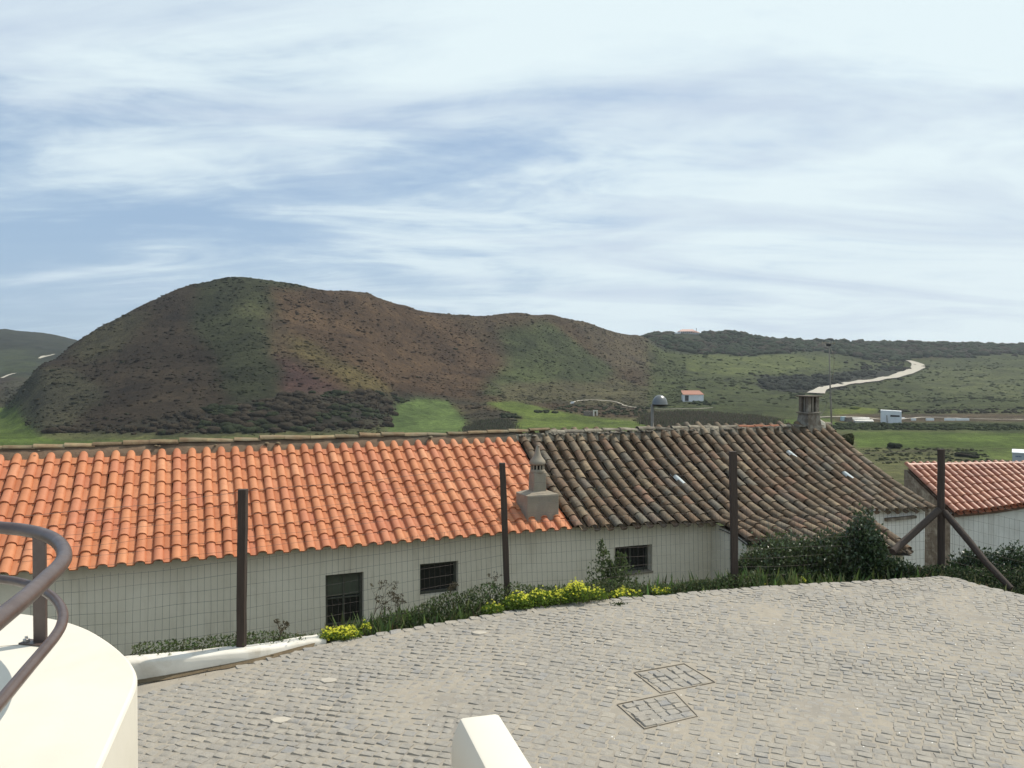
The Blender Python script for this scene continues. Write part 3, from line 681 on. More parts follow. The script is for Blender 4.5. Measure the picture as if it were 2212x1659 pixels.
def ridge_run(u0, u1, parent, mat, base_h, seed, Ln=.42, rad=.085):
    rr = random.Random(seed); u = u0; meshes = []
    for k in range(4):
        rows = []
        for x, sc in ((0, 1.0), (Ln*.5, .95), (Ln*1.03, .9)):
            rows.append([(x, -rad*sc*math.cos(math.pi*q/8)+rr.uniform(-.003, .003), rad*.62*sc*math.sin(math.pi*q/8)+rr.uniform(-.004, .004)) for q in range(9)])
        mb = MB().grid([[(x+.001, y*.82, z-.014) for x, y, z in rows[0]], rows[0]]).grid(rows).grid([rows[-1], [(x, y*.8, z-.014) for x, y, z in rows[-1]]])
        meshes.append(mesh_of(mb, 'ridge_tile', mat))
    while u < u1:
        o = bpy.data.objects.new('ridge_tile', meshes[rr.randrange(4)]); COL.objects.link(o); o.parent = parent
        c = UDH(u, DR, HR-base_h+rr.uniform(-.014, .012)-wob(u)*.3); M = Matrix((UD, ND, Vector((0, 0, 1)))).transposed().to_4x4(); M.translation = c
        o.matrix_local = M @ Matrix.Rotation(rr.gauss(0, .015), 4, 'Z') @ Matrix.Rotation(rr.gauss(.022, .022), 4, 'Y') @ Matrix.Diagonal((1, rr.uniform(.92, 1.12), rr.uniform(.9, 1.3), 1)); u += Ln*rr.uniform(.93, 1.06)
ridge_run(-5.1, 6.3, house_new, MAT['ridge'], .115, 4); ridge_run(6.55, 10.9, house_old, MAT['ridgeold'], .075, 5)
ridge_run(11.0, 12.3, house_old, principled('broken red ridge clay', (.24, .095, .05), .85)[0], .055, 9, .22, .07)
ridge_run(12.35, 13.55, house_old, MAT['ridgeold'], .055, 6, .36)
# lumps of mortar on the ridge
lump = MB().lathe((0, 0, 0), [(0.0, .5), (.45, .42), (.8, .1), (.9, -.2)], 7)
rr = np.random.default_rng(4)
def lumps(u0, u1, n, parent, mat, hh):
    loc = []; Ms = []
    for k in range(n):
        u = rr.uniform(u0, u1); loc.append(tuple(UDH(u, DR-.09+rr.uniform(-.10, .08), HR-hh+rr.uniform(-.005, .02)))); s_ = rr.uniform(.02, .055); a = rr.uniform(0, 6.3)
        Ms.append(np.array([[math.cos(a), -math.sin(a), 0], [math.sin(a), math.cos(a), 0], [0, 0, .7]])*s_)
    tf = np.array([f if len(f) == 4 else f+(f[-1],) for f in lump.f])
    o = instances_np('mortar_lumps', lump.v, tf, np.array(Ms), np.array(loc), mat, parent, smooth=True); o['kind'] = 'stuff'
lumps(6.0, 13.6, 260, house_old, MAT['ridgeold'], .06); lumps(-3, 5.9, 14, house_new, MAT['ridge'], .08)

# ---- walls
HB = 5.1
def wall_with_holes(u0, u1, Df, htop, hbot, holes, name, mat, parent, rec=.16):
    us = sorted({u0, u1}|{h[0] for h in holes}|{h[1] for h in holes}); us2 = []
    for a, b2 in zip(us, us[1:]):
        n = max(1, int((b2-a)/.6)); us2 += [a+(b2-a)*k/n for k in range(n)]
    us2.append(us[-1]); hs = sorted({hbot}|{h[2] for h in holes}|{h[3] for h in holes}); m = MB()
    for a, b2 in zip(us2, us2[1:]):
        levels = [None]+hs
        for i in range(len(levels)-1):
            t0a, t0b = (htop(a), htop(b2)) if i == 0 else (levels[i], levels[i]); t1 = levels[i+1]; mid = (a+b2)/2; hm = ((t0a+t0b)/2+t1)/2
            if any(h[0] < mid < h[1] and h[2] < hm < h[3] for h in holes): continue
            m.poly([UDH(a, Df(a), t1), UDH(b2, Df(b2), t1), UDH(b2, Df(b2), t0b), UDH(a, Df(a), t0a)])
    for (a, b2, t0, t1) in holes:
        D = Df((a+b2)/2)
        q = [(a, t0), (b2, t0), (b2, t1), (a, t1)]
        for (x0, y0), (x1, y1) in zip(q, q[1:]+q[:1]): m.poly([UDH(x0, D, y0), UDH(x1, D, y1), UDH(x1, D+rec, y1), UDH(x0, D+rec, y0)])
    return m.build(name, mat, parent)
DW = 12.2
def wpx(x, y, D=DW):                   # picture point on the wall plane -> (u,h)
    d_ = ray(x, y); n2 = d_.x*ND.x+d_.y*ND.y; s_ = D/n2; p = Vector((d_.x*s_, d_.y*s_, CAMZ+d_.z*s_)); return p.x*UD.x+p.y*UD.y, CAMZ-p.z
w1a = wpx(703, 1243); w1b = wpx(786, 1361); w2a = wpx(907, 1219); w2b = wpx(990, 1279)
holes_n = [(w1a[0], w1b[0], w1a[1], w1b[1]), (w2a[0], w2b[0], w2a[1], w2b[1])]
Dfn = lambda u: DW
wall_n = wall_with_holes(-5.1, U_SPLIT+.3, Dfn, lambda u: 2.545, HB, holes_n, 'wall', MAT['wall'], house_new)
def Dfo(u): return float(np.interp(u, [5, 6.2, 8.72, 20], [DW, DW, 12.0, 12.0]))
w3a = wpx(1330, 1183, 12.1); w3b = wpx(1407, 1233, 12.1)
wall_o = wall_with_holes(U_SPLIT+.3, AN0+.08, Dfo, lambda u: 2.60, HB, [(w3a[0], w3b[0], w3a[1], w3b[1])], 'wall', MAT['wall'], house_old)
def frame_window(parent, uu, Df, slats=False, sill=False, mull=1, blind=False, bars=False):
    a, b2, t0, t1 = uu; D = Df((a+b2)/2)+.10; f = .045; m = MB()
    def bx(ua, ub, ha, hb, D0, dp): m.hull([UDH(ua, D0, hb), UDH(ub, D0, hb), UDH(ub, D0+dp, hb), UDH(ua, D0+dp, hb)], [UDH(ua, D0, ha), UDH(ub, D0, ha), UDH(ub, D0+dp, ha), UDH(ua, D0+dp, ha)])
    e = .003
    bx(a+e, a+f, t0+e, t1-e, D, .05); bx(b2-f, b2-e, t0+e, t1-e, D, .05); bx(a+f, b2-f, t0+e, t0+f, D, .05); bx(a+f, b2-f, t1-f, t1-e, D, .05)
    for k in range(mull):
        c = a+(b2-a)*(k+1)/(mull+1); bx(c-.015, c+.015, t0+f, t1-f, D+.005, .035)
    fr = m.build('window_frame', MAT['frame'], parent)
    p = MB(); p.poly([UDH(a+f, D+.028, t1-f), UDH(b2-f, D+.028, t1-f), UDH(b2-f, D+.028, t0+f), UDH(a+f, D+.028, t0+f)]); p.build('pane', MAT['pane'], fr)
    q = MB()
    if blind:
        n = 7
        for k in range(n):
            ca = a+f+(b2-a-2*f)*k/n; cb = a+f+(b2-a-2*f)*(k+1)/n-.008; dd = D+.012
            m2 = MB(); m2.hull([UDH(ca, dd, t1-.1), UDH(cb, dd, t1-.1), UDH(cb, dd+.012, t1-.1), UDH(ca, dd+.012, t1-.1)], [UDH(ca, dd, t0+f), UDH(cb, dd, t0+f), UDH(cb, dd+.012, t0+f), UDH(ca, dd+.012, t0+f)])
            m2.build('green_slat', MAT['green_sheet'], fr)
    if bars:
        for k in range(5):
            c = a+(b2-a)*(k+1)/6; MB().tube([UDH(c, D-.05, t0), UDH(c, D-.05, t1)], .006, 5).build('bar', MAT['lampdark'], fr)
    if sill:
        D1 = Df((a+b2)/2)-.04
        s_ = MB(); s_.hull([UDH(a-.03, D1, t1+.03), UDH(b2+.03, D1, t1+.03), UDH(b2+.03, D1+.14, t1+.03), UDH(a-.03, D1+.14, t1+.03)], [UDH(a-.03, D1, t1-.004), UDH(b2+.03, D1, t1-.004), UDH(b2+.03, D1+.14, t1-.004), UDH(a-.03, D1+.14, t1-.004)])
        s_.build('window_sill', MAT['render'], fr, bevel=.006)
    return fr
fr1 = frame_window(house_new, holes_n[0], Dfn, mull=1); fr1['label'] = 'tall green framed window reaching down to the grass'
_a, _b, _t0, _t1 = holes_n[0]; _D = DW+.108
for _h in (_t0+(_t1-_t0)*.42, _t1-.13): MB().hull([UDH(_a+.045, _D, _h+.022), UDH(_b-.045, _D, _h+.022), UDH(_b-.045, _D+.03, _h+.022), UDH(_a+.045, _D+.03, _h+.022)], [UDH(_a+.045, _D, _h), UDH(_b-.045, _D, _h), UDH(_b-.045, _D+.03, _h), UDH(_a+.045, _D+.03, _h)]).build('transom', MAT['frame'], fr1)
MB().poly([UDH(_a+.05, DW+.122, _t0+(_t1-_t0)*.40), UDH(_b-.05, DW+.122, _t0+(_t1-_t0)*.40), UDH(_b-.05, DW+.122, _t0+.05), UDH(_a+.05, DW+.122, _t0+.05)]).build('green_sheet', MAT['green_sheet'], fr1)  # flat green sheet added before the pane for the glass's green tone
frame_window(house_new, holes_n[1], Dfn, mull=0, sill=False); frame_window(house_old, (w3a[0], w3b[0], w3a[1], w3b[1]), Dfo, sill=True, bars=True)
# annex walls, right part of the front, gable end
def quadwall(m, pts): m.poly(pts)
m = MB()
prev = None
ns = 6
side = [(D, h) for D, h in roof_path(AN0+.02)][12:]
for (D0, h0), (D1, h1) in zip(side, side[1:]):
    if D1 < 10.99: D1 = 10.99
    m.poly([UDH(AN0+.04, D0, HB), UDH(AN0+.04, D0, h0+.06), UDH(AN0+.04, D1, h1+.06), UDH(AN0+.04, D1, HB)])
m.poly([UDH(AN0+.04, Dfo(9), HB), UDH(AN0+.04, Dfo(9), 2.70), UDH(AN0+.04, side[0][0], side[0][1]+.04), UDH(AN0+.04, side[0][0], HB)])
k = 8
for i in range(k):
    ua = AN0+.04+(AN1-AN0-.1)*i/k; ub = AN0+.04+(AN1-AN0-.1)*(i+1)/k
    A_ = roof_path(ua)[-1]; B_ = roof_path(ub)[-1]
    m.poly([UDH(ua, A_[0]+.13, HB), UDH(ub, B_[0]+.13, HB), UDH(ub, B_[0]+.13, B_[1]+.04), UDH(ua, A_[0]+.13, A_[1]+.04)])
side = [(D, h) for D, h in roof_path(AN1-.02)][12:]
for (D0, h0), (D1, h1) in zip(side, side[1:]):
    D1 = max(D1, 10.53)
    if D0 <= D1: continue
    m.poly([UDH(AN1-.06, D0, HB), UDH(AN1-.06, D1, HB), UDH(AN1-.06, D1, h1+.06), UDH(AN1-.06, D0, h0+.06)])
m.build('annex_wall', MAT['wall'], house_old)
m = MB()
for i in range(5):
    ua = AN1-.3+(U_END-.06-AN1+.3)*i/5; ub = AN1-.3+(U_END-.06-AN1+.3)*(i+1)/5
    m.poly([UDH(ua, 11.68, HB), UDH(ub, 11.68, HB), UDH(ub, 11.68, 2.665), UDH(ua, 11.68, 2.665)])
a = U_END-.06
gp = [(D, h+.05) for D, h in roof_path(a)[:13] if D > 11.68]
m.poly([UDH(a, 11.68, HB)]+[UDH(a, DR+2.5, HB), UDH(a, DR+2.5, HR+1.4)]+[UDH(a, D, h) for D, h in gp]+[UDH(a, 11.68, 2.72)])
m.build('end_wall', MAT['wall2'], house_old)
m = MB(); rr2 = random.Random(5)     # broken wooden lintel and pipe stub on the end wall
la = wpx(1912, 1119, 11.66); lb = wpx(1975, 1113, 11.66)
m.hull([UDH(la[0], 11.60, la[1]+.06), UDH(lb[0], 11.60, lb[1]+.05), UDH(lb[0], 11.68, lb[1]+.05), UDH(la[0], 11.68, la[1]+.06)], [UDH(la[0], 11.60, la[1]), UDH(lb[0], 11.60, lb[1]), UDH(lb[0], 11.68, lb[1]), UDH(la[0], 11.68, la[1])])
m.build('lintel', MAT['render_dark'], house_old)
la = wpx(1895, 1160, 11.66); lb = wpx(1925, 1158, 11.66)
MB().hull([UDH(la[0], 11.56, la[1]+.05), UDH(lb[0], 11.56, lb[1]+.03), UDH(lb[0], 11.68, lb[1]+.03), UDH(la[0], 11.68, la[1]+.05)], [UDH(la[0], 11.56, la[1]+.02), UDH(lb[0], 11.56, lb[1]), UDH(lb[0], 11.68, lb[1]), UDH(la[0], 11.68, la[1]+.02)]).build('ledge', MAT['render_dark'], house_old)
rebase(house_new, UDH(1.5, 12.2, 4.8)); rebase(house_old, UDH(10, 12.0, 4.8))

# ---- ornate chimney standing on the orange roof
def chimney_ornate():
    t = empty('roof_chimney', 'plastered chimney with pointed cone cap standing on the orange tiles', 'chimney')
    uc, D = 5.53, 12.40
    # find the roof height there
    rp = roof_path(uc); hr = float(np.interp(-D, [-q[0] for q in rp], [q[1] for q in rp]))
    Mx = Matrix((UD, ND, Vector((0, 0, 1)))).transposed().to_4x4(); Mx.translation = UDH(uc, D, 0); Mx.translation.z = CAMZ
    def lo(mb): return mb.xf(Mx)
    def zz(y): return -(y-800)/F_PX*yy      # height by picture row at this distance
    yy = Mx.translation.y
    h = lambda y: zz(y)
    m = MB(); m.box((0, .02, (h(1066)+h(1131))/2), (.58, .50, h(1066)-h(1131))); lo(m).build('base', MAT['render'], t, bevel=.018)
    m = MB(); a, b2 = h(1066)-.002, h(1060)
    m.hull([(-.30, -.23, a), (.30, -.23, a), (.30, .27, a), (-.30, .27, a)], [(-.135, -.12, b2), (.15, -.12, b2), (.15, .15, b2), (-.135, .15, b2)]); lo(m).build('shoulder', MAT['render'], t, bevel=.01)
    m = MB(); m.box((0, .01, (h(1062)+h(1021))/2), (.235, .235, h(1021)-h(1062)), taper=.93); lo(m).build('shaft', MAT['render'], t, bevel=.008)
    m = MB(); m.lathe((0, .01, 0), [(.118, h(1021.5)), (.128, h(1020)), (.128, h(1017)), (.122, h(1014)), (0, h(1014))], 20); lo(m).build('collar', MAT['render'], t, smooth=False)
    m = MB(); m.lathe((0, .01, 0), [(.085, h(1015)), (.085, h(1003))], 14); lo(m).build('flue_core', MAT['inside'], t)
    for k in range(12):
        an = k*math.pi/6; m = MB(); m.box((.112*math.cos(an), .01+.112*math.sin(an), (h(1014.5)+h(1003.5))/2), (.016, .026, h(1003.5)-h(1014.5)), Matrix.Rotation(an, 3, 'Z')); lo(m).build('vent_bar', MAT['render'], t)
    m = MB(); pr = [(0, h(1004)), (.13, h(1004)), (.137, h(1001)), (.137, h(998)), (.125, h(995)), (.10, h(991)), (.078, h(987)), (.060, h(982)), (.045, h(976)), (.034, h(969)), (.022, h(964)), (.0, h(963))]
    m.lathe((0, .01, 0), pr, 22); lo(m).build('cone_cap', MAT['render'], t, smooth=True, bevel=0)
    m = MB(); m.lathe((.012, .0, 0), [(0, h(966)), (.022, h(965)), (.028, h(963.5)), (.02, h(962)), (0, h(961.5))], 8); lo(m).build('finial', MAT['render'], t, smooth=True)
    rebase(t, UDH(uc, D, hr)); return t
chimney_ornate()

# ---- square chimney behind the ridge of the old house
def chimney_square():
    t = empty('brick_chimney', 'tapered square chimney with slotted top and flat slab behind the old ridge', 'chimney')
    Y = 18.3; c = P(1747, 900, Y); Mx = Matrix((UD, ND, Vector((0, 0, 1)))).transposed().to_4x4(); Mx.translation = Vector((c.x, c.y, 0))
    z = lambda y: P(1747, y, Y).z
    def sq(hw, zz): return [(-hw, -hw, zz), (hw, -hw, zz), (hw, hw, zz), (-hw, hw, zz)]
    m = MB().hull(sq(.225, z(935)), sq(.16, z(893))); m.xf(Mx).build('base', MAT['render_dark'], t, bevel=.01)
    m = MB().hull(sq(.195, z(893)+.002), sq(.19, z(889.5))); m.xf(Mx).build('ledge', MAT['render_dark'], t, bevel=.006)
    m = MB().hull(sq(.09, z(889.5)+.002), sq(.09, z(857))); m.xf(Mx).build('flue_core', MAT['inside'], t)
    for sx in (-1, 1):
        for sy in (-1, 1):
            m = MB().box((sx*.112, sy*.112, (z(889.5)+z(857))/2+.002), (.085, .085, z(857)-z(889.5)-.004)); m.xf(Mx).build('corner_pillar', MAT['render_dark'], t, bevel=.005)
    for k in range(4):
        an = k*math.pi/2; m = MB().box((.115*math.cos(an), .115*math.sin(an), (z(889.5)+z(857))/2+.002), (.035, .035, z(857)-z(889.5)-.004)); m.xf(Mx).build('middle_pillar', MAT['render'], t, bevel=.004)
    m = MB().hull(sq(.205, z(857)+.002), sq(.205, z(854.5))); m.xf(Mx).build('cap_slab', MAT['render_dark'], t, bevel=.004)
    m = MB().hull([(.20, -.12, z(935)), (.42, -.12, z(935)), (.42, .12, z(935)), (.20, .12, z(935))], [(.205, -.1, z(903)), (.40, -.1, z(913)), (.40, .1, z(913)), (.205, .1, z(903))]); m.xf(Mx).build('plaster_fillet', MAT['wall'], t, bevel=.02)
    rebase(t, (c.x, c.y, z(930)))
chimney_square()
# ---- aerial mast beside it
def mast():
    Y = 18.6; t = empty('aerial_mast', 'thin leaning mast with small antenna head and loose cable at the right ridge end', 'mast')
    MB().tube([P(1797, 935, Y), P(1795, 880, Y), P(1793, 830, Y), P(1791, 740, Y)], [.020, .020, .016, .012], 7).build('pole', MAT['pole'], t, smooth=True)
    a = MB().tube([P(1775, 741, Y), P(1785, 739, Y), P(1793, 742, Y), P(1804, 741, Y)], .009, 6); a.build('crossarm', MAT['render'], t)
    for x, l in ((1777, 4), (1784, 3), (1798, 4), (1803, 3)): MB().tube([P(x, 741-l, Y+.02), P(x, 741+l, Y-.02)], .005, 5).build('antenna_rod', MAT['render'], t)
    MB().box(P(1790, 745, Y), (.09, .07, .06)).build('junction_box', MAT['lampdark'], t, bevel=.008)
    MB().tube([P(1793, 747, Y-.03), P(1799, 762, Y-.05), P(1802, 778, Y-.05), P(1801, 800, Y-.04), P(1797, 822, Y-.03)], .005, 5).build('cable', MAT['render'], t, smooth=True)
    MB().tube([P(1785, 872, Y-.05), P(1784, 880, Y-.02), P(1776, 893, Y-.05), P(1768, 902, Y-.1)], .006, 5).build('stay_wire', MAT['pole'], t)
    rebase(t, P(1797, 935, Y))
mast()

# ---- street lamps beyond the houses: pole with a bowl-shaped hood
def street_lamp(x, ytop, ybot, Y, dia, shell, label):
    t = empty('street_lamp', label, 'street lamp', 'street lamps beyond the long roof')
    c = P(x+dia*.5*F_PX/Y*.98, ytop, Y); b = P(x, ybot, Y); zt = c.z; r0 = dia/2
    pr = [(0.0, zt)]+[(r0*math.sin(a), zt-dia*.60*(1-math.cos(a))) for a in [R(q) for q in (15, 30, 45, 60, 72, 82, 90)]]
    o = MB().lathe((c.x, c.y, 0), pr+[(r0*1.03, zt-dia*.62), (r0*.95, zt-dia*.62)], 28).build('hood', shell, t, smooth=True)
    MB().lathe((c.x, c.y, 0), [(r0*.95, zt-dia*.6), (r0*.8, zt-dia*.70), (r0*.4, zt-dia*.76), (0, zt-dia*.77)], 20).build('dark_underside', MAT['lampdark'], t, smooth=True)  # near-black bowl standing in for the shade under the open hood
    p0 = Vector((b.x, b.y, float(zland(b.x, b.y))-.1)); p1 = Vector((b.x, b.y, zt-dia*.60))
    MB().tube([p0, p1], [.048, .04], 10).build('pole', MAT['pole'], t, smooth=True)
    MB().tube([p1+Vector((0, 0, -.04)), Vector((c.x-r0*.6, c.y, zt-dia*.62))], .03, 8).build('arm', MAT['pole'], t, smooth=True)
    rebase(t, p0)
street_lamp(1409, 853, 932, 21.5, .41, MAT['greymetal'], 'grey dome-headed street lamp rising behind the middle of the old roof')
street_lamp(417, 954, 990, 19.5, .29, MAT['greenmetal'], 'green dome lamp head just showing over the ridge of the orange roof')

# ---- second house at the right: lean-to roof of red tiles
def house_right():
    t = empty('white_house', 'white house with red tiled roof and light tile ridges at the right edge', 'house')
    A = P(1959, 1008.5, 20.0); Bq = P(2330, 1003, 20.7)       # ridge
    rd = (Bq-A).normalized(); hd = Vector((rd.x, rd.y, 0)).normalized(); dn = Vector((hd.y, -hd.x, 0))          # downslope, towards the camera
    dn = (dn+hd*-.08).normalized() if False else dn
    dirc = Vector((.085, -.90, -.40)).normalized()
    def Lslope(s): return float(np.interp(s, [0, .9, 3.2, 5], [2.02, 1.93, 1.52, 1.3]))
    Wd = (Bq-A).length
    m = MB(); rows = []
    for i in range(13):
        s_ = Wd*i/12; p = A+rd*s_; rows.append([p+Vector((0, 0, -.04)), p+dirc*Lslope(s_)*.5+Vector((0, 0, -.04)), p+dirc*Lslope(s_)+Vector((0, 0, -.04))])
    m.grid(rows); m.grid([[p+Vector((0, 0, -.07)) for p in r][::-1] for r in rows]); m.grid([[r[-1] for r in rows], [r[-1]+Vector((0, 0, -.07)) for r in rows]])
    rf = m.build('roof', MAT['deck'], t)
    mats = []; chs = []; r_ = random.Random(12); s_ = .05
    cov = old_cover(.15, .42, .012, 0); me = [mesh_of(cov, 'clay_tile', MAT['redtile'])]; cht = old_channel(.17, .42)
    while s_ < Wd:
        for q, tgt, dz in ((s_, mats, .012), (s_+.095, chs, -.012)):
            p = A+rd*q; Lt = Lslope(q)+.05; n = max(2, round(Lt/.30)); e = Lt/n
            for j in range(n):
                a = Lt-j*e; lo = p+dirc*a; up = p+dirc*max(0, a-.34)
                if (up-lo).length < .1: continue
                tgt.append(tile_matrix(lo, up, rd, dz+r_.uniform(0, .003), r_.gauss(0, .012), r_.gauss(0, .01), R(2)))
        s_ += .19
    place_tiles(mats, 'clay_tile', me, cov, MAT['redtile'], rf, 300, 'clay_tiles', 3)
    place_tiles(chs, 'channel_tile', me, cht, MAT['redtile'], rf, 0, 'channel_tiles', 4)
    s_ = 0; rr = random.Random(2)
    rows = []
    for x, sc in ((0, 1.0), (.2, .96), (.42, .9)): rows.append([(x, -.085*sc*math.cos(math.pi*q/8), .06*sc*math.sin(math.pi*q/8)) for q in range(9)])
    rmesh = mesh_of(MB().grid([[(x, y*.8, z-.012) for x, y, z in rows[0]], rows[0]]).grid(rows), 'ridge_tile', MAT['redtile'])
    while s_ < Wd:
        o = bpy.data.objects.new('ridge_tile', rmesh); COL.objects.link(o); o.parent = rf; z_ = Vector((0, 0, 1)); y_ = z_.cross(rd).normalized()
        M = Matrix((rd, y_, rd.cross(y_))).transposed().to_4x4(); M.translation = A+rd*s_+Vector((0, 0, .035)); o.matrix_local = M; s_ += .40
    # walls
    m = MB(); zb = -3.4; rows = []
    inn = [A+rd*(Wd*i/8)+dirc*(Lslope(Wd*i/8)-.14) for i in range(9)]
    for p, q in zip(inn, inn[1:]): m.poly([Vector((p.x, p.y, zb)), Vector((q.x, q.y, zb)), q+Vector((0, 0, -.08)), p+Vector((0, 0, -.08))])
    m.build('wall', MAT['wall2'], t)
    m = MB(); g0 = A+rd*.06; g1 = inn[0]+rd*.06; bk = g0+Vector((.0, .25, -.10)); 
    m.poly([Vector((g1.x, g1.y, zb)), g1+Vector((0, 0, -.08)), g0+Vector((0, 0, -.08)), Vector((g0.x, g0.y, zb))])
    m.poly([Vector((g0.x, g0.y, zb)), g0+Vector((0, 0, -.08)), bk, Vector((bk.x, bk.y, zb))])
    m.build('gable_wall', MAT['render_dark'], t)  # the gable's shade is put into its dark plaster colour
    # mortar fillet under the eave
    rows = []
    for p in inn: rows.append([p+dirc*.06+Vector((0, 0, -.16+rr.uniform(-.015, .01))), p+dirc*.12+Vector((0, 0, -.10)), p+dirc*.13+Vector((0, 0, -.05))])
    MB().grid(rows).build('eave_fillet', MAT['render_dark'], t)
    # lower yard wall with a pale top at its foot
    rebase(t, (inn[0].x, inn[0].y, -2.6))
house_right()
# ------------------------------------------------------------------ yard: joint bed, cobbles, kerb stones
bed_pts = [(float(x), float(y)) for x, y in zip(EX, EY)]
XL, XR = -7.0, 9.5
gx = np.linspace(XL, XR, 150); rows = []
for x in gx:
    y1 = float(edgeY(x))-.02; rows.append([(x, 1.2+(y1-1.2)*k/60, 0) for k in range(61)])
A_ = np.array(rows); A_[..., 2] = zyard(A_[..., 0], A_[..., 1])+(fbm(A_[..., 0], A_[..., 1], 2.2, 3, 5)-.5)*.009-.002
ii = np.arange(150*61).reshape(150, 61); Fq = np.stack([ii[:-1, :-1], ii[1:, :-1], ii[1:, 1:], ii[:-1, 1:]], -1).reshape(-1, 4)
bed = mesh_np('pavement', A_.reshape(-1, 3), Fq, MAT['sand'], smooth=True); tag(bed, 'sandy bed of the cobbled yard', kind='structure')
# skirt along the far edge so the bed has thickness
MB().grid([[(x, float(edgeY(x))-.02, float(zyard(x, 0))-.004) for x in gx], [(x, float(edgeY(x))-.02, -.8) for x in gx]]).build('pavement_side', MAT['sand'], bed)

cov_px = [[(1369, 1453), (1478, 1434), (1545, 1474), (1427, 1498)], [(1332, 1522), (1458, 1496), (1508, 1548), (1392, 1575)]]
COVQ = [[on_yard(*q) for q in c] for c in cov_px]
def in_quad(p, q, grow=0.0):
    c = sum((Vector(v) for v in q), Vector())/4; qq = [c+(v-c)*(1+grow) for v in q]; s = None
    for i in range(4):
        a, b2 = qq[i], qq[(i+1) % 4]; cr = (b2.x-a.x)*(p.y-a.y)-(b2.y-a.y)*(p.x-a.x)
        if s is None: s = cr > 0
        elif (cr > 0) != s: return False
    return True
def stone_mesh(seed):
    r_ = random.Random(seed); n = 8; base = [(-.5, -.5), (0, -.52), (.5, -.5), (.52, 0), (.5, .5), (0, .52), (-.5, .5), (-.52, 0)]
    j = [(x*(1+r_.uniform(-.14, .06)), y*(1+r_.uniform(-.14, .06))) for x, y in base]
    top = [(x*.88+r_.uniform(-.04, .04), y*.86+r_.uniform(-.04, .04), r_.uniform(-.10, .04)) for x, y in j]
    mid = [(x*1.0, y*1.0, -.20+r_.uniform(-.05, .05)) for x, y in j]; bot = [(x, y, -.9) for x, y in j]
    m = MB(); m.v = [(0, 0, r_.uniform(-.02, .09))]+top+mid+bot
    for i in range(n):
        k = (i+1) % n; m.f += [(0, 1+i, 1+k), (1+i, 9+i, 9+k, 1+k), (9+i, 17+i, 17+k, 9+k)]
    return m
SM = [stone_mesh(k) for k in range(9)]
def smesh(mb, name, mat):
    me = bpy.data.meshes.new(name); me.from_pydata(mb.v, [], mb.f); me.update(); me.materials.append(mat)
    for p in me.polygons: p.use_smooth = True
    me.set_sharp_from_angle(angle=R(32)); return me
SME = [smesh(m_, 'cobblestone', MAT['cobble']) for m_ in SM]
AZ = R(23.0); rowd = Vector((math.cos(AZ), -math.sin(AZ), 0)); fwd = Vector((math.sin(AZ), math.cos(AZ), 0))
mats = []; r_ = random.Random(20)
yv = 1.0
while yv < 16:
    dpt = r_.uniform(.078, .096); xv = -9+r_.uniform(0, .1)
    while xv < 11:
        wd_ = r_.uniform(.080, .122)
        cx_ = xv+wd_/2; cy_ = yv+dpt/2+.10*math.sin(cx_*.55+1.2)+r_.gauss(0, .005)
        p = rowd*cx_+fwd*cy_; xv += wd_+.004
        if p.y < 4.35 or p.y > float(edgeY(p.x))-.24: continue
        if p.x < -5.6 or p.x > 8.6 or abs(p.x/p.y) > .92: continue
        if any(in_quad(p, q, .17) for q in COVQ): continue
        q = Vector((p.x, p.y, float(zyard(p.x, 0))))
        sc = Matrix.Diagonal((wd_*r_.uniform(.90, 1.0), (dpt)*r_.uniform(.84, .98), .055, 1))
        tilt = Matrix.Rotation(r_.gauss(0, .035), 4, 'X') @ Matrix.Rotation(r_.gauss(0, .03), 4, 'Y')
        q.z += .0036+r_.gauss(0, .0018)+.006*(noise.noise(Vector((p.x*.9, p.y*.9, 3)))); M = Matrix.Translation(q) @ Matrix.Rotation(-AZ+r_.gauss(0, .05), 4, 'Z') @ tilt @ sc
        mats.append(M)
    yv += dpt+.002
def place_stones(mats, name, parent, limit, seed=0):
    r_ = random.Random(seed)
    def hidden(p):
        q = to_px(*[np.array([c]) for c in p]); x, y = q[0][0], q[1][0]
        return not (-10 < x < 2222 and y < 1669) or (x < 297) or (975 < x < 1050+(y-1549)*.9 and y > 1549 and x < 1078+(y-1539)*.67)
    mats = sorted(mats, key=lambda M: ((M.translation-cam.location).length+(1e4 if hidden(M.translation) else 0)))
    for M in mats[:limit]:
        o = bpy.data.objects.new(name, SME[r_.randrange(9)]); COL.objects.link(o); o.parent = parent; o.matrix_local = M
    rest = mats[limit:]
    if rest:
        groups = [rest[k::9] for k in range(9)]; V = []; Fl = []; rn = []; b0 = 0
        for k, g in enumerate(groups):
            tv = np.array(SM[k].v)
            for M in g:
                Ma = np.array(M); V.append(tv@Ma[:3, :3].T+Ma[:3, 3]); Fl += [tuple(i+b0 for i in f) for f in SM[k].f]; b0 += len(tv); rn += [r_.random()]*len(tv)
        me = bpy.data.meshes.new(name+'s'); me.from_pydata(np.concatenate(V).tolist(), [], Fl); me.materials.append(MAT['cobble'])
        a = me.attributes.new('rnd', 'FLOAT', 'POINT'); a.data.foreach_set('value', np.array(rn, np.float32))
        for p in me.polygons: p.use_smooth = True
        me.set_sharp_from_angle(angle=R(32)); o = bpy.data.objects.new(name+'s', me); COL.objects.link(o); o.parent = parent; o['kind'] = 'stuff'
print('cobbles', len(mats))
place_stones(mats, 'cobblestone', bed, 300, 3)
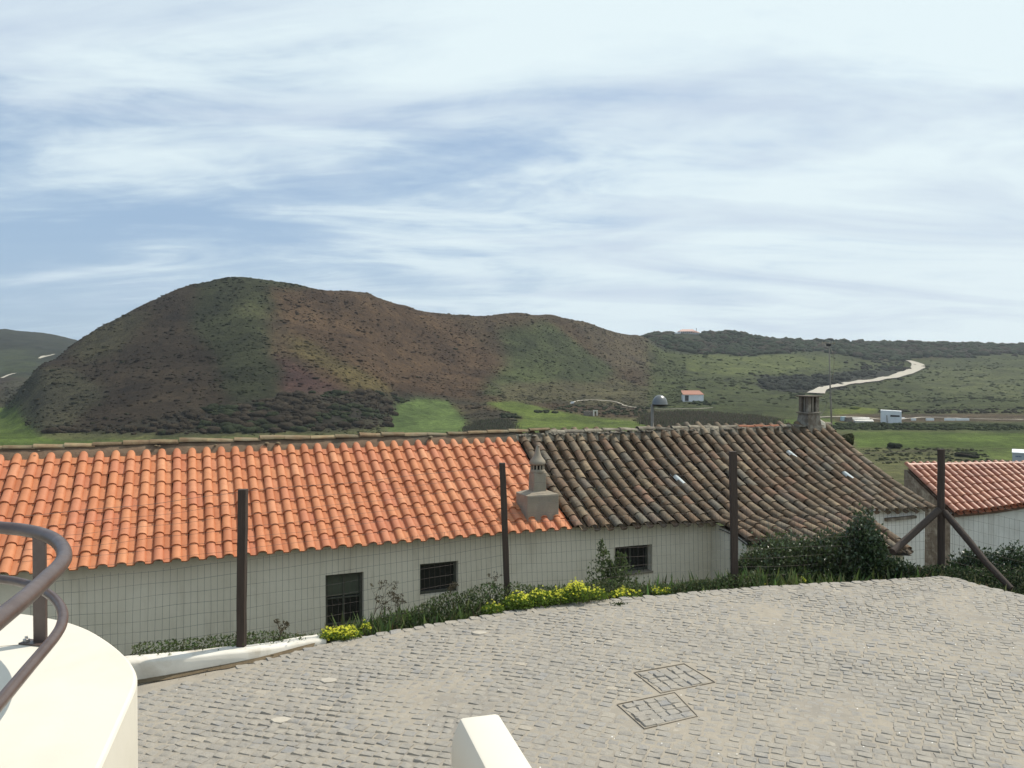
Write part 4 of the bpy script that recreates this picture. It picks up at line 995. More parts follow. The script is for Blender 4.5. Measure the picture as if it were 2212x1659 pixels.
# kerb stones: one soldier course of bigger setts along the far edge
mats = []; r_ = random.Random(5); s_acc = 0
poly = [Vector((x, float(edgeY(x)), 0)) for x in np.linspace(-5.2, 8.4, 400)]
ss = walk(poly); q = .1
while q < ss[-1]-.2:
    wd_ = r_.uniform(.105, .17); a = at_s(poly, ss, q); b2 = at_s(poly, ss, q+wd_); t_ = (b2-a).normalized(); n_ = Vector((t_.y, -t_.x, 0))
    for rw, (off, dp) in enumerate(((.055, .12), (.165, .10))):
        c = (a+b2)/2+n_*(off+r_.uniform(-.008, .008)); c.z = float(zyard(c.x, 0))+.004+r_.gauss(0, .003)-(.0 if rw == 0 else .001)
        if rw == 1: c += t_*r_.uniform(.03, .09)
        mats.append(Matrix.Translation(c) @ Matrix.Rotation(math.atan2(t_.y, t_.x)+r_.gauss(0, .03), 4, 'Z') @ Matrix.Rotation(r_.gauss(0, .04), 4, 'X') @ Matrix.Rotation(r_.gauss(0, .03), 4, 'Y') @ Matrix.Diagonal((wd_*.97, dp, .09, 1)))
    q += wd_
mats = [M for M in mats if not (M.translation.x < -2.75)]
SME_b = SME; SME = [smesh(m_, 'kerb_stone', MAT['cobble']) for m_ in SM]
for M in mats:
    o = bpy.data.objects.new('kerb_stone', SME[r_.randrange(9)]); COL.objects.link(o); o.parent = bed; o.matrix_local = M
print('kerb stones', len(mats))
# glitter of the cobbles modelled as small white chips, mostly at right
n = 420; X = rng.uniform(-3.4, 7.5, n); Y = rng.uniform(4.6, 10.3, n); k_ = (Y < edgeY(X)-.1) & (np.abs(X/Y) < .7) & (rng.random(n) < .25+.75*(X > .5)); X = X[k_]; Y = Y[k_]
chip = np.array([(-.5, -.4, 0), (.5, -.35, 0), (.45, .4, .0), (-.4, .5, 0), (0, 0, .5)]); chf = np.array([(0, 1, 4), (1, 2, 4), (2, 3, 4), (3, 0, 4)])
sc = rng.uniform(.004, .013, len(X)); an = rng.uniform(0, 6.3, len(X))
Ms = np.zeros((len(X), 3, 3)); Ms[:, 0, 0] = np.cos(an)*sc; Ms[:, 0, 1] = -np.sin(an)*sc; Ms[:, 1, 0] = np.sin(an)*sc; Ms[:, 1, 1] = np.cos(an)*sc; Ms[:, 2, 2] = sc
o = instances_np('glitter_chips', chip, chf, Ms, np.stack([X, Y, zyard(X, Y)+.012], -1), principled('white glitter chip', (.80, .78, .72), .35)[0], bed); o['kind'] = 'stuff'

# two paved access covers
def access_cover(q, label, seed):
    t = empty('access_cover', label, 'access cover', 'paved access covers in the yard')
    r_ = random.Random(seed); c = sum(q, Vector())/4
    for v in q: v.z = float(zyard(v.x, 0))
    up = Vector((0, 0, 1))
    m = MB(); inn = [c+(v-c)*.983 for v in q]
    m.poly([v+up*-.006 for v in q]); m.build('tray', MAT['sand'], t)
    for i in range(4):
        a, b2, ai, bi = q[i], q[(i+1) % 4], inn[i], inn[(i+1) % 4]
        m = MB(); m.hull([a+up*-.03, b2+up*-.03, bi+up*-.03, ai+up*-.03], [a+up*.006, b2+up*.006, bi+up*.006, ai+up*.006])
        m.build('frame_strip', MAT['iron'], t)
    nx, ny = 5, 5
    for i in range(nx):
        for j in range(ny):
            uu = (i+.5+r_.uniform(-.06, .06))/nx*.92+.04; vv = (j+.5+r_.uniform(-.06, .06))/ny*.92+.04
            p = (inn[0]*(1-uu)+inn[1]*uu)*(1-vv)+(inn[3]*(1-uu)+inn[2]*uu)*vv; e1 = (inn[1]-inn[0]); e2 = (inn[3]-inn[0])
            M = Matrix.Translation(p+up*(.008+r_.gauss(0, .0035))) @ Matrix.Rotation(math.atan2(e1.y, e1.x)+r_.gauss(0, .12), 4, 'Z') @ Matrix.Rotation(r_.gauss(0, .05), 4, 'X') @ Matrix.Diagonal((e1.length/nx*.90, e2.length*.93/ny*.92, .05, 1))
            o = bpy.data.objects.new('cobblestone', SME_b[r_.randrange(9)]); COL.objects.link(o); o.parent = t; o.matrix_local = M
    rebase(t, c)
access_cover(COVQ[0], 'square access cover filled with cobbles, the farther of the two', 1)
access_cover(COVQ[1], 'square access cover filled with cobbles, the nearer of the two', 2)

# ------------------------------------------------------------------ low white kerb wall under the first post
ft = [(120, 1452), (297, 1434.5), (413, 1422), (510, 1404), (578, 1395), (650, 1386), (705, 1380)]
bt = [(120, 1500), (297, 1475), (443, 1447), (510, 1436), (578, 1421), (650, 1401), (705, 1388)]
base = [on_yard(*q) for q in bt]; rows = []
n = 24
def il(L_, f): k = min(int(f*(len(L_)-1)), len(L_)-2); t = f*(len(L_)-1)-k; return L_[k].lerp(L_[k+1], t)
zt_at = lambda x: float(np.interp(x, [-4.2, -3.5, -2.7, -2.0], [-.055, -.050, -.066, -.10]))
base2 = [base[k].copy() for k in (0, 1, 3, 4, 5, 6)]
_c = []
for i in range(5):
    p0, p1, p2, p3 = base2[max(i-1, 0)], base2[i], base2[i+1], base2[min(i+2, 5)]
    for k in range(8):
        t = k/8; _c.append(.5*((2*p1)+(p2-p0)*t+(2*p0-5*p1+4*p2-p3)*t*t+(3*p1-p0-3*p2+p3)*t**3))
_c.append(base2[-1])
for _ in range(12): _c = [_c[0]]+[(_c[i-1]+_c[i]*2+_c[i+1])/4 for i in range(1, len(_c)-1)]+[_c[-1]]
base2 = _c
for i in range(n+1):
    b_ = il(base2, i/n); tn = (il(base2, min(1, i/n+.02))-il(base2, max(0, i/n-.02))); tn.z = 0; tn.normalize(); nb = Vector((-tn.y, tn.x, 0))
    zt = zt_at(b_.x)+random.uniform(-.003, .003); wd_ = .21+random.uniform(-.004, .004)
    rows.append([Vector((b_.x, b_.y, -.45)), Vector((b_.x, b_.y, b_.z-.02)), Vector((b_.x, b_.y, zt-.02)), Vector((b_.x, b_.y, zt))+nb*.018, Vector((b_.x, b_.y, zt+.004))+nb*(wd_*.5), Vector((b_.x, b_.y, zt))+nb*(wd_-.015), Vector((b_.x, b_.y, zt-.02))+nb*wd_, Vector((b_.x, b_.y, -.9))+nb*wd_])
m = MB().grid([r[::-1] for r in rows]); m.poly([p for p in rows[-1]])
kw = m.build('kerb_wall', MAT['kerbwall'], smooth=True); kw.data.set_sharp_from_angle(angle=R(50)); MB().grid([[b_+Vector((.0, -.06-.02*math.sin(i*1.7), -.0+.004)) for i, b_ in enumerate(il(base2, k/30) for k in range(28))], [il(base2, k/30)+Vector((0, -.02, .016)) for k in range(28)], [il(base2, k/30)+Vector((0, .02, .035)) for k in range(28)]]).build('dirt_seam', MAT['soil'], kw); tag(kw, 'low white painted kerb wall under the leftmost fence post', 'wall')

# ------------------------------------------------------------------ fence: posts, braces, wire netting
fence = empty('wire_fence', 'dark wooden post and wire netting fence between the cobbles and the houses', 'fence')
posts = [((525, 1057), (521, 1401), 8.02, .040), ((1085, 1000), (1096, 1292), 9.45, .036), ((1583, 975), (1587, 1256), 10.3, .042), ((2033, 970), (2033, 1232), 11.0, .048)]
TOPS = []; BASES = []
for k, ((tx, ty), (bx, by), Y, rad) in enumerate(posts):
    a = P(bx, by, Y); b2 = P(tx, ty, Y); 
    if k > 0: d_ = (b2-a).normalized(); a = a-d_*.5
    TOPS.append(b2); BASES.append(P(bx, by, Y)); nseg = 8; rr = random.Random(k)
    pts = [a.lerp(b2, i/nseg)+Vector((rr.uniform(-.003, .003), 0, 0)) for i in range(nseg+1)]
    m = MB()
    if k < 3:   # squared timbers
        rws = [[p+Vector((sx*rad*(1+.05*rr.uniform(-1, 1)), sy*rad, 0)) for sx, sy in ((-1, -1), (-.2, -1.06), (1, -1), (1.03, 0), (1, 1), (-1, 1))] for p in pts]
        m.grid(rws, True); m.poly(rws[-1]); m.poly(rws[0][::-1]); m.build('post', MAT['post'], fence, bevel=.004)
    else:
        m.tube(pts, [rad*1.05]*2+[rad]*(nseg-1), 14); m.build('post', MAT['post'], fence, smooth=False, auto=True)
# the two raking braces of the corner post
Yp = 11.0
b1 = [P(2028, 1102, Yp-.02), P(1975, 1150, Yp-.25), P(1928, 1192, Yp-.5)]; MB().tube(b1, .047, 12).build('brace', MAT['post'], fence, auto=True)
b1b = [P(2040, 1106, Yp-.03), P(2090, 1165, Yp-.35), P(2130, 1215, Yp-.6), P(2185, 1272, Yp-.95)]; MB().tube(b1b, [.045, .045, .043, .038], 12).build('brace', MAT['post'], fence, auto=True)
# netting
p_m1 = P(40, 1110, 6.9); b_m1 = P(40, 1450, 6.9)
tt = [p_m1]+TOPS+[P(2420, 1020, 10.6)]; bb = [b_m1]+BASES+[P(2420, 1340, 10.6)]
def bay(t0, b0, t1, b1, k):
    m = MB(); r_ = random.Random(40+k); off = Vector((0, .045, 0)); Ln = (t1-t0).length
    H0 = (t0-b0).length; H1 = (t1-b1).length; nv = int(Ln/.063)
    lev = [.03, .10, .17, .24, .315, .39, .47, .55, .62, .69, .76, .84, .91, .985]
    def pt(f, g):
        sag = .018*math.sin(math.pi*f)*(.4+g); p = (b0.lerp(t0, g)).lerp(b1.lerp(t1, g), f)+off
        p.z -= sag; p.y += .012*math.sin(f*9+g*4+k); p.z += .006*math.sin(f*13+g*17+k*2); return p
    for li, g in enumerate(lev):
        m.tube([pt(i/14, g) for i in range(15)], .0016 if li not in (0, len(lev)-1) else .0022, 3, False)
    for i in range(1, nv):
        f = i/nv; top = .56+r_.uniform(-.01, .01) if k != 2 else .56
        j = r_.uniform(-.0012, .0012); m.tube([pt(f+j, .02), pt(f-j, .28), pt(f+j, top)], .0014, 3, False)
    o = m.build('wire_netting', MAT['wire'], fence); return o
for k in range(5): bay(tt[k], bb[k], tt[k+1], bb[k+1], k)
rebase(fence, BASES[1])

# ------------------------------------------------------------------ white terrace wall with its brown handrail
zt = CAMZ-1.02
out_px = [(-420, 1322), (-200, 1318), (-60, 1318), (0, 1321), (55, 1325), (110, 1334), (150, 1343), (190, 1358), (225, 1378), (255, 1400), (278, 1422), (291, 1441), (296.5, 1460), (294, 1478), (286, 1500)]
O = [PZ(x, y, zt) for x, y in out_px]
cr = []
for i in range(len(O)-1):
    p0, p1, p2, p3 = O[max(i-1, 0)], O[i], O[i+1], O[min(i+2, len(O)-1)]
    for k in range(4):
        t = k/4; cr.append(.5*((2*p1)+(p2-p0)*t+(2*p0-5*p1+4*p2-p3)*t*t+(3*p1-p0-3*p2+p3)*t**3))
e1 = PZ(286, 1500, zt); e2 = PZ(215, 1659, zt); dd = (e2-e1).normalized(); cr += [e1, e2, e2+dd*1.3]
# the curve's near end: the block is closed to the left, out of sight
cr += [Vector((-3.6, e2.y-1.25, zt)), Vector((-4.4, cr[0].y, zt))]
m = MB(); nC = len(cr); r0 = .010
cen = sum(cr, Vector())/nC
def ring(off, z):
    out = []
    for i, p in enumerate(cr):
        a = cr[i-1]; b2 = cr[(i+1) % nC]; t = (b2-a); t.z = 0
        if t.length < 1e-6: t = Vector((1, 0, 0))
        t.normalize(); n_ = Vector((-t.y, t.x, 0)); out.append(Vector((p.x, p.y, z))+n_*off)
    return out
def orient():
    s = 0
    for i in range(nC): a, b2 = cr[i], cr[(i+1) % nC]; s += a.x*b2.y-b2.x*a.y
    return s
sg = -1 if orient() < 0 else 1       # clockwise outline: left normal points outwards
ins = lambda d_: -d_*(1 if sg < 0 else -1)
rws = [ring(0, -.6), ring(0, zt-.012), ring(ins(.004), zt-.004), ring(ins(.012), zt)]
m.grid([r+[r[0]] for r in rws]); m.poly(rws[-1] if sg > 0 else rws[-1][::-1])
tw = m.build('terrace_wall', MAT['cream']); tag(tw, 'big cream white terrace wall with rounded corner at the bottom left, carrying the handrail', 'wall')
bm_fix = tw.data
rail = empty('handrail', 'brown painted double tube handrail bending round the white terrace wall', 'handrail')
def rail_pts(px, h): return [PZ(x, y, CAMZ-h) for x, y in px]
def spline(pts, n=6):
    out = []
    for i in range(len(pts)-1):
        p0, p1, p2, p3 = pts[max(i-1, 0)], pts[i], pts[i+1], pts[min(i+2, len(pts)-1)]
        for k in range(n):
            t = k/n; out.append(.5*((2*p1)+(p2-p0)*t+(2*p0-5*p1+4*p2-p3)*t*t+(3*p1-p0-3*p2+p3)*t**3))
    return out+[pts[-1]]
up_px = [(-260, 1117), (-120, 1126), (0, 1139.5), (45, 1144), (85, 1152), (115, 1164), (134, 1182), (139, 1203), (128, 1223), (100, 1250), (60, 1287), (0, 1336), (-80, 1402), (-200, 1500)]
MB().tube(spline(rail_pts(up_px, .612)), .0238, 20).build('top_tube', MAT['rail'], rail, smooth=True)
lo_px = [(-260, 1228), (-120, 1239), (0, 1251), (40, 1257), (80, 1269), (110, 1287), (128, 1306), (136, 1328), (132, 1352), (118, 1376), (95, 1404), (60, 1445), (0, 1517), (-60, 1588)]
MB().tube(spline(rail_pts(lo_px, .80)), .0160, 18).build('lower_tube', MAT['rail'], rail, smooth=True)
pb = PZ(87.5, 1389, zt); ang = R(-14)
Mp = Matrix.Rotation(ang, 3, 'Z')
MB().box((pb.x, pb.y, (zt+CAMZ-.622)/2), (.057, .010, (CAMZ-.622)-zt), Mp).build('upright', MAT['rail'], rail, bevel=.0015)
MB().box((pb.x-.005, pb.y-.01, zt+.004), (.125, .05, .006), Mp).build('foot_plate', MAT['rail'], rail, bevel=.001)
bo = MB(); bp = pb+Mp @ Vector((-.052, -.012, 0)); bo.lathe((bp.x, bp.y, 0), [(.0, zt+.026), (.006, zt+.025), (.007, zt+.016), (.013, zt+.015), (.013, zt+.007)], 6); bo.build('bolt', MAT['steel'], rail)
rebase(rail, pb)
# thin grey line running left from the foot plate
MB().tube([pb+Vector((-.06, -.02, .0005)), pb+Vector((-.2, -.06, .0005)), pb+Vector((-.42, -.10, .0005))], .0012, 4).build('foot_line', MAT['render'], tw)

# ------------------------------------------------------------------ cream stair parapet in the foreground
z1 = CAMZ-1.76
a0 = PZ(993.6, 1549, z1); a1 = PZ(1050, 1659, z1); c0 = PZ(1078, 1540, z1); dl = (a1-a0).normalized(); nr = Vector((-dl.y, dl.x, 0))
if nr.x < 0: nr = -nr
wt = (c0-a0).dot(nr)
prof = [(-.050, -1.1), (-.050, -.17), (-.046, -.12), (-.030, -.06), (-.010, -.018), (.0, -.004), (.012, .0), (wt-.02, .0), (wt-.006, -.005), (wt, -.02), (wt, -1.1)]
def sect(p, k=1.0, dz=0): return [p+nr*(wt*.5+(x-wt*.5)*k)+Vector((0, 0, z+dz)) for x, z in prof]
st = a0; end = a0+dl*2.6
secs = [sect(st+dl*.0, .93, -.012), sect(st+dl*.010, .98, -.003), sect(st+dl*.03, 1.0), sect(end, 1.0)]
m = MB().grid(secs); m.poly(secs[0][::-1]); m.poly(secs[-1])
pw = m.build('stair_parapet', MAT['cream'], smooth=True); pw.data.set_sharp_from_angle(angle=R(30)); tag(pw, 'cream painted low parapet wall standing in the cobbles at the bottom centre', 'wall')

# three pale flat stones lying between the grey setts
for k, (x, y) in enumerate(((710, 1471), (607, 1557), (1036, 1368))):
    g = on_yard(x, y); r_ = random.Random(k); a = r_.uniform(0, 3); m = MB(); nn = 7
    out = [g+Vector((.085*math.cos(a+i*6.283/nn)*r_.uniform(.75, 1.1), .06*math.sin(a+i*6.283/nn)*r_.uniform(.75, 1.1), .012)) for i in range(nn)]
    m.hull([p+Vector((0, 0, -.04)) for p in out], out); o = m.build('pale_stone', noisy('pale limestone', (.47, .425, .35), (.40, .36, .30), 12, .8, .3) if k == 0 else bpy.data.materials['pale limestone'], bed, bevel=.004)
# ------------------------------------------------------------------ far buildings and valley things
def gabled(root, c, ax, L_, W_, h, rise, over, wallm, roofm, mono=False):
    """little gabled box: ax long direction (unit, level)"""
    ay = Vector((-ax.y, ax.x, 0)); up = Vector((0, 0, 1))
    def q(x, y, z): return c+ax*x+ay*y+up*z
    hw, hl = W_/2, L_/2
    MB().hull([q(-hl, -hw, -1.5), q(hl, -hw, -1.5), q(hl, hw, -1.5), q(-hl, hw, -1.5)], [q(-hl, -hw, h), q(hl, -hw, h), q(hl, hw, h), q(-hl, hw, h)]).build('wall', wallm, root)
    return q
def hut_red():
    g = land_at(1497, 868); Y = g.y; k = Y/F_PX; t = empty('field_hut', 'small white hut with a red roof and dark doorway in the valley', 'hut')
    c = g+Vector((0, 0, 0)); Wf = 42*k
    base = P(1476, 866, Y).z; zt_ = P(1476, 853, Y).z; zr = P(1476, 847.5, Y).z
    x0, x1 = P(1476, 860, Y).x, P(1520, 860, Y).x; dY = 3.2
    m = MB(); m.hull([(x0, Y, base-1), (x1, Y, base-1), (x1, Y+dY, base-1), (x0, Y+dY, base-1)], [(x0, Y, zt_), (x1, Y, zt_), (x1, Y+dY, zt_), (x0, Y+dY, zt_)]); m.build('wall', MAT['white'], t)
    m = MB(); o = .2
    m.hull([(x0-o, Y-o, zt_+.02), (x1+o, Y-o, zt_+.02), (x1-.9, Y+dY+o, zr+.5), (x0-o, Y+dY+o, zr+.5)], [(x0-o, Y-o, zt_+.14), (x1+o, Y-o, zt_+.14), (x1-.9, Y+dY+o, zr+.65), (x0-o, Y+dY+o, zr+.65)]); m.build('roof', MAT['redtile'], t)
    dx0, dx1 = P(1479.5, 860, Y).x, P(1487.5, 860, Y).x
    m = MB(); m.box(((dx0+dx1)/2, Y-.03, (base+zt_)/2-.1), (dx1-dx0, .10, (zt_-base)*.92)); m.build('door', MAT['lampdark'], t)
    rebase(t, (x0, Y, base)); return Vector(((x0+x1)/2, Y, base))
hutp = hut_red()
def oriented(x0, x1, ytop, ybot, Y, dY):
    """box whose front faces the valley road: front corners and the level directions"""
    A_, B_ = P(x0, ybot, Y), P(x1, ybot, Y); d_ = Vector((A_.x, A_.y, 0)).normalized(); ax = Vector((d_.y, -d_.x, 0)); wv = (x1-x0)/F_PX*Y*d_.y
    return A_, ax, d_, wv, P(x0, ytop, Y).z
def hut_white():
    Y = land_at(1924, 913.5).y; t = empty('block_hut', 'white flat-roofed block hut with a dark strip window beside the field', 'hut')
    A_, ax, d_, wv, zt_ = oriented(1902, 1947, 886, 913.5, Y, 3.5); up = Vector((0, 0, 1)); H_ = zt_-A_.z
    q = lambda a, b2, c: A_+ax*a*wv+d_*b2+up*c*H_
    MB().hull([q(0, 0, -.4), q(1, 0, -.4), q(1, 3.5, -.4), q(0, 3.5, -.4)], [q(0, 0, 1), q(1, 0, .94), q(1, 3.5, .94), q(0, 3.5, 1)]).build('wall', MAT['white'], t)
    MB().hull([q(.47, -.06, .5), q(.91, -.06, .5), q(.91, .1, .5), q(.47, .1, .5)], [q(.47, -.06, .64), q(.91, -.06, .62), q(.91, .1, .62), q(.47, .1, .64)]).build('window', MAT['pane'], t)
    MB().tube([q(.32, -.3, 0), q(.30, -.3, .62)], .11, 8).build('pipe', MAT['render_dark'], t)
    rebase(t, A_)
hut_white()
def hill_villa():
    Y = 625.0; t = empty('hilltop_villa', 'pale villa with tiled roof on the far hilltop', 'villa')
    def b(x0, x1, y0, y1, dY, name, mat, off=0):
        A_, B_ = P(x0, y0, Y+off), P(x1, y1, Y+off); MB().hull([(A_.x, Y+off, B_.z), (B_.x, Y+off, B_.z), (B_.x, Y+off+dY, B_.z), (A_.x, Y+off+dY, B_.z)], [(A_.x, Y+off, A_.z), (B_.x, Y+off, A_.z), (B_.x, Y+off+dY, A_.z), (A_.x, Y+off+dY, A_.z)]).build(name, mat, t)
    pink = principled('faded pink tiles', (.52, .34, .28), .8)[0]
    b(1469, 1503, 715.8, 724, 9, 'wall', MAT['white'])
    for k in range(7): b(1472+k*4.3, 1474+k*4.3, 716.6, 719.5, .4, 'window', MAT['pane'], -.3)
    A_, B_ = P(1468, 715.8, Y-1), P(1505, 715.8, Y-1); C_, D_ = P(1473, 711.3, Y+5), P(1496, 711.3, Y+5)
    m = MB(); E_, F_ = Vector((A_.x, Y+11, A_.z)), Vector((B_.x, Y+11, B_.z))
    m.v = [tuple(q) for q in (A_, B_, F_, E_, C_, D_)]; m.f = [(0, 1, 5, 4), (1, 2, 5), (2, 3, 4, 5), (3, 0, 4), (3, 2, 1, 0)]; m.build('roof', pink, t)
    A_, B_ = P(1496, 717.4, Y-2), P(1513, 718.3, Y-2); C_ = P(1499, 713.0, Y+4)
    m = MB(); m.v = [tuple(q) for q in (A_, B_, Vector((B_.x, Y+9, B_.z)), Vector((A_.x, Y+9, A_.z)), C_)]; m.f = [(0, 1, 4), (1, 2, 4), (2, 3, 4), (3, 0, 4), (3, 2, 1, 0)]; m.build('wing_roof', pink, t)
    b(1498, 1510, 718, 724, 7, 'wing_wall', MAT['white'], .5)
    b(1459, 1470, 718.5, 724, 4, 'terrace_wall', MAT['white'], -3)
    MB().tube([P(1504.3, 716, Y), P(1504.3, 708.6, Y)], .18, 5).build('flue', MAT['lampdark'], t)
    rebase(t, P(1486, 722, Y))
hill_villa()
def far_box(name, label, cat, x0, x1, y0, y1, mat, Y=None, dY=1.5, sheets=False, group=None):
    if Y is None: Y = land_at((x0+x1)/2, y1).y
    A_, B_ = P(x0, y0, Y), P(x1, y1, Y); m = MB(); rr = random.Random(int(x0))
    m.hull([(A_.x, Y, B_.z-.4), (B_.x, Y, B_.z-.4), (B_.x, Y+dY, B_.z-.3), (A_.x, Y+dY, B_.z-.3)], [(A_.x, Y, A_.z), (B_.x, Y, A_.z+(-.15 if sheets else 0)), (B_.x+(.4 if sheets else 0), Y+dY, A_.z+(.35 if sheets else 0)), (A_.x, Y+dY, A_.z+(.25 if sheets else 0))])
    o = m.build(name, mat, None, bevel=.04); tag(o, label, cat, group); return o
t = far_box('white_sign', 'small white sign panel beside the valley footpath', 'sign', 1233, 1240, 867.5, 873, MAT['white'], dY=.15)
Ys = land_at(1236, 878).y
dp = empty('door_frame', 'white door frame of a half ruined hut at the edge of the field', 'ruin')
Yd = land_at(1285, 899).y
for (x0, x1, y0, y1) in ((1281, 1284, 886, 899), (1288.5, 1291, 886, 899), (1284, 1288.5, 886, 888.3)):
    A_, B_ = P(x0, y0, Yd), P(x1, y1, Yd); MB().box(((A_.x+B_.x)/2, Yd, (A_.z+B_.z)/2), (B_.x-A_.x, .3, A_.z-B_.z)).build('frame_member', MAT['cream'], dp)
A_, B_ = P(1262, 888, Yd+.4), P(1281, 899, Yd+.4); MB().box(((A_.x+B_.x)/2, Yd+1.3, (A_.z+B_.z)/2), (B_.x-A_.x, 1.8, A_.z-B_.z)).build('low_wall', MAT['render_dark'], dp); rebase(dp, P(1285, 899, Yd))
far_box('water_tank', 'pale blue tank left of the block hut', 'tank', 1818, 1827, 900, 909, principled('pale blue plastic', (.42, .55, .58), .5)[0], dY=1.0)
far_box('shack', 'grey little shack between the blue tank and the pale sheets', 'shack', 1829, 1841, 902, 911, MAT['render_dark'], dY=1.6)
sheet_m = noisy('pale corrugated sheet', (.60, .58, .52), (.42, .40, .36), 1.5, .7, .3)
far_box('roof_sheet', 'long pale sheet roof lying left of the block hut, the upper one', 'sheet', 1843, 1879, 904.2, 906.8, sheet_m, dY=1.4, sheets=True, group='loose roof sheets by the block hut')
far_box('roof_sheet', 'pale crumpled sheet lying left of the block hut, the lower one', 'sheet', 1848, 1888, 909, 912.5, sheet_m, dY=1.8, sheets=True, group='loose roof sheets by the block hut')
far_box('white_crate', 'white crate standing against the right side of the block hut', 'crate', 1948, 1955, 902, 905.5, MAT['white'], dY=1.0)
for i, (x0, x1) in enumerate(((1969, 1979), (2001, 2018), (2041, 2064), (2066, 2094))):
    far_box('white_wall', ['short white wall piece nearest the block hut', 'white wall piece, second to the right of the block hut', 'long white wall piece, third to the right of the block hut', 'longest white wall piece, farthest right of the block hut'][i], 'wall', x0, x1, 903.6, 905.8, MAT['white'], Y=235, dY=.4, group='white wall pieces right of the block hut')
# box body of a lorry parked beyond the right-hand house
bx_ = empty('box_trailer', 'grey white box trailer cut off by the right picture edge, beyond the red roof', 'trailer')
Yb = 46.0; A_, ax, d_, wv, zt_ = oriented(2186, 2260, 979, 1040, Yb, 2.3); zg = float(zland(A_.x, Yb)); up = Vector((0, 0, 1)); zb_ = max(zg+.8, zt_-2.3)
q = lambda a, b2, z: Vector((A_.x, A_.y, 0))+ax*a*wv+d_*b2+up*z
MB().hull([q(0, 0, zb_), q(1, 0, zb_), q(1, 2.3, zb_), q(0, 2.3, zb_)], [q(0, 0, zt_), q(1, 0, zt_), q(1, 2.3, zt_), q(0, 2.3, zt_)]).build('body', noisy('box body', (.48, .50, .52), (.42, .44, .46), 1, .5, .05), bx_, bevel=.03)
MB().hull([q(-.01, -.03, zt_+.002), q(1.01, -.03, zt_+.002), q(1.01, 2.33, zt_+.002), q(-.01, 2.33, zt_+.002)], [q(-.01, -.03, zt_+.06), q(1.01, -.03, zt_+.06), q(1.01, 2.33, zt_+.06), q(-.01, 2.33, zt_+.06)]).build('roof_rim', MAT['white'], bx_, bevel=.01)
bm_ = principled('blue marking', (.05, .10, .22), .5)[0]
for k in range(4):
    f = .10+k*.045; MB().hull([q(f, -.012, zt_-.20), q(f+.028, -.012, zt_-.20), q(f+.028, .01, zt_-.20), q(f, .01, zt_-.20)], [q(f, -.012, zt_-.14), q(f+.028, -.012, zt_-.14), q(f+.028, .01, zt_-.14), q(f, .01, zt_-.14)]).build('marking', bm_, bx_)
for f in (.25, .8):
    c = q(f, .2, zb_-.35); MB().lathe((0, 0, 0), [(.0, -.1), (.2, -.1), (.42, -.1), (.45, -.05), (.45, .05), (.42, .1), (0, .1)], 20).xf(Matrix.Translation(c) @ d_.to_track_quat('Z', 'Y').to_matrix().to_4x4()).build('wheel', MAT['lampdark'], bx_, smooth=True)
rebase(bx_, q(0, 0, zg))
hz_m = bpy.data.materials.new('thin haze'); hz_m.use_nodes = True; hz_m.node_tree.nodes.clear()
pv = hz_m.node_tree.nodes.new('ShaderNodeVolumePrincipled'); pv.inputs['Density'].default_value = .00018; pv.inputs['Color'].default_value = (.86, .92, 1.0, 1); pv.inputs['Anisotropy'].default_value = .2
ho = hz_m.node_tree.nodes.new('ShaderNodeOutputMaterial'); hz_m.node_tree.links.new(pv.outputs[0], ho.inputs['Volume'])
hb = MB().box((0, 745, 0), (9200, 1530, 200)).build('haze', hz_m); hb.data.transform(Matrix.Translation((0, 0, 50.0-2))); tag(hb, 'thin pale air between the village and the far hills', kind='stuff')

# ------------------------------------------------------------------ vegetation
# -- hill scrub: rounded shrubs too many to count, coloured by the ground they stand on
def lump_mesh(seed, sub=2):
    import bmesh
    b_ = bmesh.new(); bmesh.ops.create_icosphere(b_, subdivisions=sub, radius=1.0); r_ = random.Random(seed); of = Vector((seed*3.1, 1, 2))
    for v in b_.verts:
        n_ = noise.noise(v.co*1.7+of)*.45+noise.noise(v.co*4+of)*.25; v.co *= (1+n_); v.co.z = v.co.z*.72+.25
    V = np.array([tuple(v.co) for v in b_.verts]); Fa = np.array([[q.index for q in f.verts] for f in b_.faces]); b_.free(); return V, Fa
LM = [lump_mesh(k, 2) for k in range(4)]; LS = [lump_mesh(k+7, 1) for k in range(3)]
def rotz(n, s, sz=None):
    an = rng.uniform(0, 6.28, n); Ms = np.zeros((n, 3, 3)); sx = s*rng.uniform(.8, 1.3, n); sz = s if sz is None else sz
    Ms[:, 0, 0] = np.cos(an)*sx; Ms[:, 0, 1] = -np.sin(an)*s; Ms[:, 1, 0] = np.sin(an)*sx; Ms[:, 1, 1] = np.cos(an)*s; Ms[:, 2, 2] = sz; return Ms
def scatter(name, X, Y, s, cols, label, tm, sz=.8):
    Z = zland(X, Y); V = []; parts_ = np.array_split(np.arange(len(X)), len(tm)); vs_, fs_, cs_ = [], [], []; b0 = 0
    for (tv, tf), ix in zip(tm, parts_):
        Ms = rotz(len(ix), s[ix], s[ix]*sz); v = np.einsum('nij,mj->nmi', Ms, tv)+np.stack([X[ix], Y[ix], Z[ix]-.05*s[ix]], -1)[:, None, :]
        f = (tf[None]+(np.arange(len(ix))*len(tv))[:, None, None]).reshape(-1, 3)+b0; b0 += len(ix)*len(tv)
        vs_.append(v.reshape(-1, 3)); fs_.append(f); cs_.append(np.repeat(cols[ix], len(tv), 0))
    o = mesh_np(name, np.concatenate(vs_), np.concatenate(fs_), MAT['shrub'], None, np.concatenate(cs_), smooth=True); return tag(o, label, kind='stuff')
